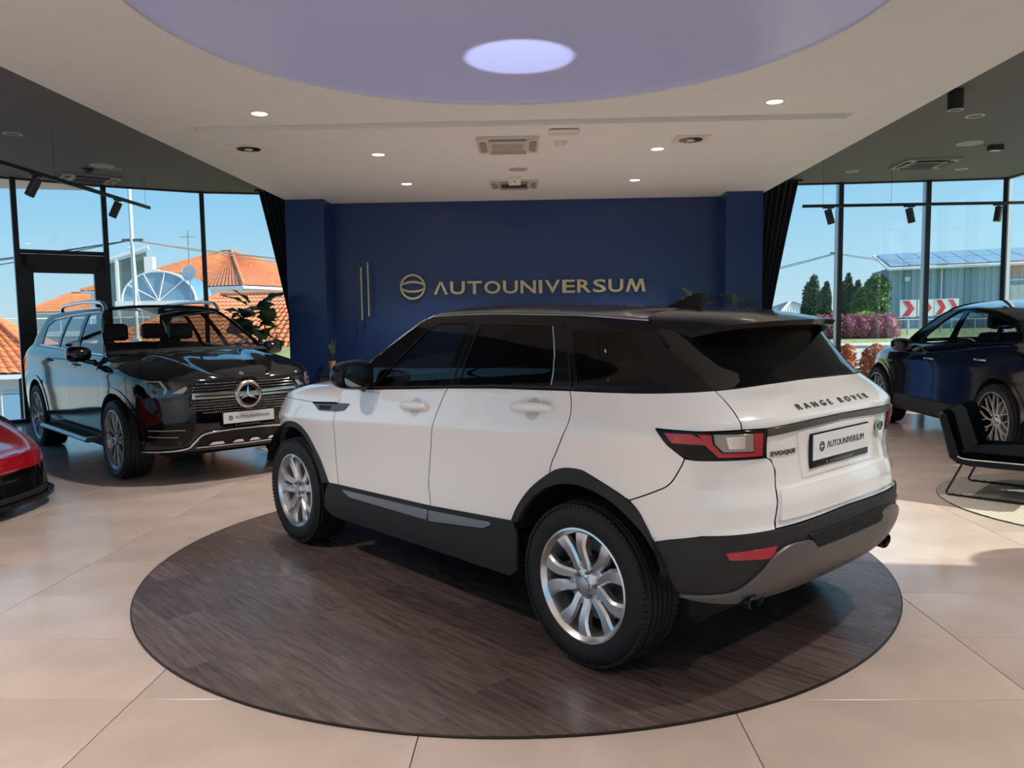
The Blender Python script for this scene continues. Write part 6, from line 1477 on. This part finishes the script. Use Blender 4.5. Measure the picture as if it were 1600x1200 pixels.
# ground, sea and road
def ground():
    g = MB(); g.grid(lambda s, t: (-70+62*s, 3+120*t, -.4-3.4*sstep(.0, .05, 1-s) - 2.5*t*(1-s)), 24, 24); tag(g.build('hillside', m_conc, smooth=60), 'pale sloping ground among the houses on the left', 'ground', kind='structure')
    g = MB(); g.grid(lambda s, t: (-1500+3000*s, -400+3400*t, -45), 4, 4); tag(g.build('sea', mat('hazy_sea', (.30, .45, .58), .5)), 'hazy blue sea on the horizon', 'sea', kind='structure')
    def hz(y): return -.12+.87*sstep(14.5, 24, y)+.10*sstep(26, 60, y)
    g = MB(); g.grid(lambda s, t: (-8+90*s, 14.1+100*t**1.5, float(hz(14.1+100*t**1.5))), 20, 40); tag(g.build('road_verge', m_grassy, smooth=60), 'grassy ground outside the right windows', 'ground', kind='structure')
    g = MB(); g.grid(lambda s, t: (8.2+70*s, -30+60*t, -.14), 4, 4); tag(g.build('forecourt', m_asph), 'grey paved forecourt outside the right wall', 'ground', kind='structure')
    g = MB(); g.grid(lambda s, t: (-60+51*s, -40+52*t, -.45), 4, 4); tag(g.build('left_yard', m_conc), 'pale paved yard outside the left windows', 'ground', kind='structure')
    g = MB(); g.grid(lambda s, t: (-9+17*s, -40+35.8*t, -.15), 4, 4); tag(g.build('street', m_asph), 'grey street in front of the showroom', 'ground', kind='structure')
    g = MB(); g.grid(lambda s, t: (4+60*s, 18.6+2.6*t+.10*(4+60*s-9), float(hz(18.6+2.6*t))+.02), 30, 6); tag(g.build('road', m_asph, smooth=60), 'pale road strip in front of the purple hedge', 'road', kind='structure')
    k = MB(); k.tube([(4+6*i, 21.35+.6*i-.5, float(hz(21.3))+.06) for i in range(11)], .09, 6); tag(k.build('kerb', m_conc), 'concrete kerb between road and verge', 'kerb', kind='structure')
ground()
# ------------------------------------------------------------------ plants outside, right
def foliage(blobs, n, size, seed=1, squash=1.0):
    """leaf tufts scattered through a set of ellipsoids (c, r)"""
    rnd = random.Random(seed); mb = MB(); tot = sum(r[0]*r[2] for c, r in blobs)
    for c, r in blobs:
        for _ in range(int(n*r[0]*r[2]/tot)):
            d = Vector((rnd.gauss(0, 1), rnd.gauss(0, 1), rnd.gauss(0, 1))).normalized(); k = (.62+.38*rnd.random()**.5)*(1+.12*noise.noise(d*3+Vector(c)))
            p = Vector((c[0]+d.x*r[0]*k, c[1]+d.y*r[1]*k, c[2]+d.z*r[2]*k)); q = Euler((rnd.uniform(-.9, .9), rnd.uniform(-.9, .9), rnd.uniform(0, 6.3))).to_matrix(); s = size*rnd.uniform(.6, 1.3)
            mb.add([p+q@Vector(v) for v in ((-s, 0, 0), (0, -s*.45, .2*s), (s, 0, 0), (0, s*.45, .2*s))], [(0, 1, 2, 3)])
    return mb
def shrub(name, label, loc, blobs, m, n, size, seed, cat='shrub', trunk=None, group=None):
    T = thing(name, label, cat, loc, group=group); o = foliage(blobs, n, size, seed).build('foliage', m, T); tag(o, kind='stuff')
    core = MB()
    for c, r in blobs: core.add(*superblob(c, (r[0]*.72, r[1]*.72, r[2]*.72), 2, 12, 8))
    core.build('inner_foliage', m, T, smooth=60)
    if trunk: MB().cyl((0, 0, 0), (0, 0, trunk), .12, .08, n=10).build('trunk', m_stem, T)
m_gr1 = mat('cypress_green', (.06, .12, .06), .8, noise_=(5, .4)); m_gr2 = mat('tree_green', (.12, .22, .06), .8, noise_=(4, .4)); m_gr3 = mat('lime_green', (.32, .45, .08), .8, noise_=(5, .3))
m_pur = mat('purple_leaf', (.42, .15, .20), .8, noise_=(6, .5)); m_pho = mat('photinia_leaf', (.60, .24, .14), .8, noise_=(7, .6))
def at_ground(p, z): return (p[0], p[1], z)
GZ = .78
def cyp(p, h, r, label, sd):
    shrub('cypress', label, (p[0], p[1], GZ), [((0, 0, h*.30), (r, r, h*.34)), ((0, 0, h*.62), (r*.85, r*.85, h*.30)), ((r*.2, 0, h*.85), (r*.4, r*.4, h*.18))], m_gr1, 2600, .09, sd, 'tree', .3, 'cypress trees behind the hedge')
cyp((13.19, 38.00, 1.83), 2.55, .50, 'dense dark cypress nearest the right curtain', 1)
cyp((13.24, 36.40, 1.81), 2.15, .32, 'slim dark cypress just left of the first right mullion', 2)
cyp((15.21, 39.00, 1.82), 2.6, .44, 'dark cypress just right of the first right mullion', 3)
cyp((14.74, 36.60, 1.79), 2.2, .30, 'slim cypress beside the round green tree', 4)
shrub('broadleaf_tree', 'round bright green tree left of the blue hall', ((14.32, 34.00, 2.58)[0], 34, GZ), [((0, 0, 1.25), (.72, .7, .72)), ((.25, 0, 1.85), (.52, .5, .5)), ((-.4, .1, .95), (.45, .45, .45))], m_gr2, 3400, .11, 5, 'tree', 1.0)
shrub('lime_bush', 'small lime green bush under the round tree', ((12.83, 31.00, 1.62)[0], 31, GZ), [((0, 0, .35), (.55, .5, .48)), ((.45, 0, .2), (.4, .4, .36))], m_gr3, 1500, .07, 6)
shrub('purple_hedge', 'clipped purple leaved hedge behind the road, seen through the right windows', ((10.01, 24.50, 1.21)[0], 24.5, .62), [((-1.25+.42*i, 0, .44), (.36, .42, .47)) for i in range(6)], m_pur, 6500, .045, 7, 'hedge')
for i, (px, lab) in enumerate(((1322, 'red and orange leaved shrub close outside the right window, the left one'), (1342, 'red and orange leaved shrub close outside the right window, the middle one'), (1362, 'red and orange leaved shrub close outside the right window, the right one'))):
    shrub('photinia', lab, ((6.11, 15.60, 0.64)[0]-.05+.60*i, 15.6+.1*i, .0), [((0, 0, .44), (.25, .25, .44)), ((.06, 0, .72), (.18, .18, .2))], m_pho, 1700, .038, 20+i, group='red leaved shrubs')
# blue corrugated hall with solar roof
def hall():
    A = (16.82, 38.00, 1.18); x0 = A[0]; T = thing('corrugated_hall', 'slate blue corrugated metal hall with solar panels on its roof', 'building', (x0, 38, GZ-.1), R(-14))
    L, H = 7.6, 2.95; mb = MB(); V = []; n = int(L/.28)
    pts = []
    for i in range(n): pts += [(i*.28, 0), (i*.28+.09, 0), (i*.28+.12, .05), (i*.28+.25, .05)]
    mb.add([(x, -y, z) for x, y in pts for z in (0, H+.02*x)], [(2*i, 2*i+2, 2*i+3, 2*i+1) for i in range(len(pts)-1)]); tag(mb.build('corrugated_cladding', mat('slate_blue_metal', (.25, .37, .45), .5, .0), T), kind='stuff')
    MB().box((L/2, 2.55, H/2), (L-.02, 5, H)).build('wall', mat('slate_wall', (.16, .22, .27), .7), T)
    MB().add([(-.15, -.35, H-.02), (L+.1, -.35, H+.13), (L+.1, 4, H+1.05), (-.15, 4, H+.9), (-.15, -.35, H-.12), (L+.1, -.35, H+.03), (L+.1, 4, H+.95), (-.15, 4, H+.8)], [(0, 1, 2, 3), (7, 6, 5, 4), (0, 4, 5, 1), (1, 5, 6, 2), (2, 6, 7, 3), (3, 7, 4, 0)]).build('roof_deck', m_steelw, T)
    m_pv = mat('solar_cell', (.20, .27, .38), .15, .1, coat=1); s0 = None
    for i in range(9):
        for j in range(2):
            x, y = .03+i*.83, -.18+j*2.0; zf = lambda a, b: H-.02+.15*(a+.15)/(L+.25)+.92*(b+.35)/4.35+.06
            o = MB().add([(x, y, zf(x, y)), (x+.79, y, zf(x+.79, y)), (x+.79, y+1.92, zf(x+.79, y+1.92)), (x, y+1.92, zf(x, y+1.92)), (x, y, zf(x, y)-.04), (x+.79, y, zf(x+.79, y)-.04), (x+.79, y+1.92, zf(x+.79, y+1.92)-.04), (x, y+1.92, zf(x, y+1.92)-.04)], [(0, 1, 2, 3), (0, 4, 5, 1), (1, 5, 6, 2), (2, 6, 7, 3), (3, 7, 4, 0)]).build('solar_panel', m_pv, T)
    MB().tube([(-.15, -.40, H-.10), (L+.1, -.40, H+.05)], .06, 8).build('gutter', m_steelw, T); MB().tube([(2.2, -.12, 0), (2.2, -.12, H)], .04, 8).build('downpipe', m_steelw, T)
    MB().box((.75, -.12, H-.55), (.22, .16, .22), bev=.01).build('wall_lamp', m_steelw, T)
hall()
house('brick_house', 'red tiled house at the far right edge beyond the blue hall', ((29.44, 46.00, 2.07)[0], 46, GZ), R(0), 7, 7, 1.9, 3.6, mat('brick_render', (.42, .22, .16), .8), wins=((-1.5, 1.0, .9, 1.0),), base=-1)
house('grey_house', 'pale distant house with a low grey roof right of the curtain', ((19.29, 60.00, 2.52)[0], 60, GZ), R(3), 3.2, 5, .75, 1.6, m_rend, base=-1, rm=mat('pale_grey_roof', (.50, .52, .53), .7))
def chevron(p, w, label):
    T = thing('chevron_sign', label, 'road sign', (p[0], p[1], GZ-.25), group='red chevron road signs'); h = .60; zc = p[2]-GZ+.25
    MB().box((0, 0, zc), (w, .02, h)).build('board', mat('sign_white', (.85, .85, .85), .5), T)
    mb = MB(); s = w/.6
    for q in [[(-.22*s, .27), (.02*s, .27), (.24*s, 0), (0, 0)], [(0, 0), (.24*s, 0), (.02*s, -.27), (-.22*s, -.27)]]: mb.prism(q, .0105, .016, Matrix.Translation((0, 0, zc))@Matrix.Rotation(R(90), 4, 'X'))
    mb.build('chevron', mat('sign_red', (.75, .03, .07), .5), T); MB().cyl((0, .03, 0), (0, .03, zc+.25), .025, n=8).build('post', m_alu, T)
chevron((13.07, 28.00, 1.66), .56, 'white road sign with a red chevron, the leftmost and largest')
chevron((13.96, 28.60, 1.68), .56, 'white road sign with a red chevron hidden behind the middle mullion')
chevron((14.90, 29.40, 1.70), .46, 'white road sign with a red chevron just right of the middle mullion')
chevron((15.74, 30.20, 1.72), .46, 'white road sign with a red chevron, the rightmost above the coupe SUV roof')
def fence():
    a = (12.09, 27.00, 0.95); T = thing('mesh_fence', 'low white framed mesh fence below the chevron signs', 'fence', (a[0], 27, GZ-.1))
    for i in range(9): MB().cyl((i*.55, 0, 0), (i*.55, 0, .62), .02, n=6).build('fence_post', m_steelw, T)
    for z in (.05, .6): MB().tube([(0, 0, z), (4.4, 0, z)], .012, 5).build('fence_rail', m_steelw, T)
    w = MB()
    for i in range(64): x = i*.11-.6; w.tube([(max(0, x), 0, .05+max(0, -x)), (min(4.4, x+.55), 0, .6-max(0, x+.55-4.4))], .004, 3); w.tube([(max(0, x), 0, .6-max(0, -x)), (min(4.4, x+.55), 0, .05+max(0, x+.55-4.4))], .004, 3)
    w.v = [(min(4.4, max(0, a)), b, min(.6, max(.05, c))) for a, b, c in w.v]; tag(w.build('wire_mesh', m_alu, T), kind='stuff')
    b = (16.10, 37.00, 1.84); L = thing('roof_ladder', 'white access ladder standing left of the blue hall', 'ladder', (b[0], 37, GZ))
    for x in (-.16, .16): MB().cyl((x, 0, 0), (x, 0, 1.5), .02, n=6).build('stile', m_steelw, L)
    for i in range(6): MB().cyl((-.16, 0, .2+i*.22), (.16, 0, .2+i*.22), .014, n=6).build('rung', m_steelw, L)
    P = (11.27, 30.00, 2.00); U = thing('street_pole', 'thin grey pole carrying cables beside the first right mullion', 'pole', (P[0], 30, GZ))
    MB().cyl((0, 0, 0), (0, 0, 4.6), .05, .04, n=8).build('shaft', m_greyp, U); MB().box((0, 0, 3.0), (.4, .05, .05)).build('crossarm', m_greyp, U)
    for dz, e in ((.0, 0), (-.12, .15)):
        A, B, C = Vector((-9, -3, 1.7+dz)), Vector((0, 0, 3.0+dz*.3)), Vector((9, 6, 2.95+dz))
        MB().tube([A.lerp(B, i/8)-Vector((0, 0, .3*math.sin(math.pi*i/8))) for i in range(8)]+[B.lerp(C, i/8)-Vector((0, 0, .2*math.sin(math.pi*i/8))) for i in range(9)], .014, 5).build('cable', m_blackm, U)
fence()
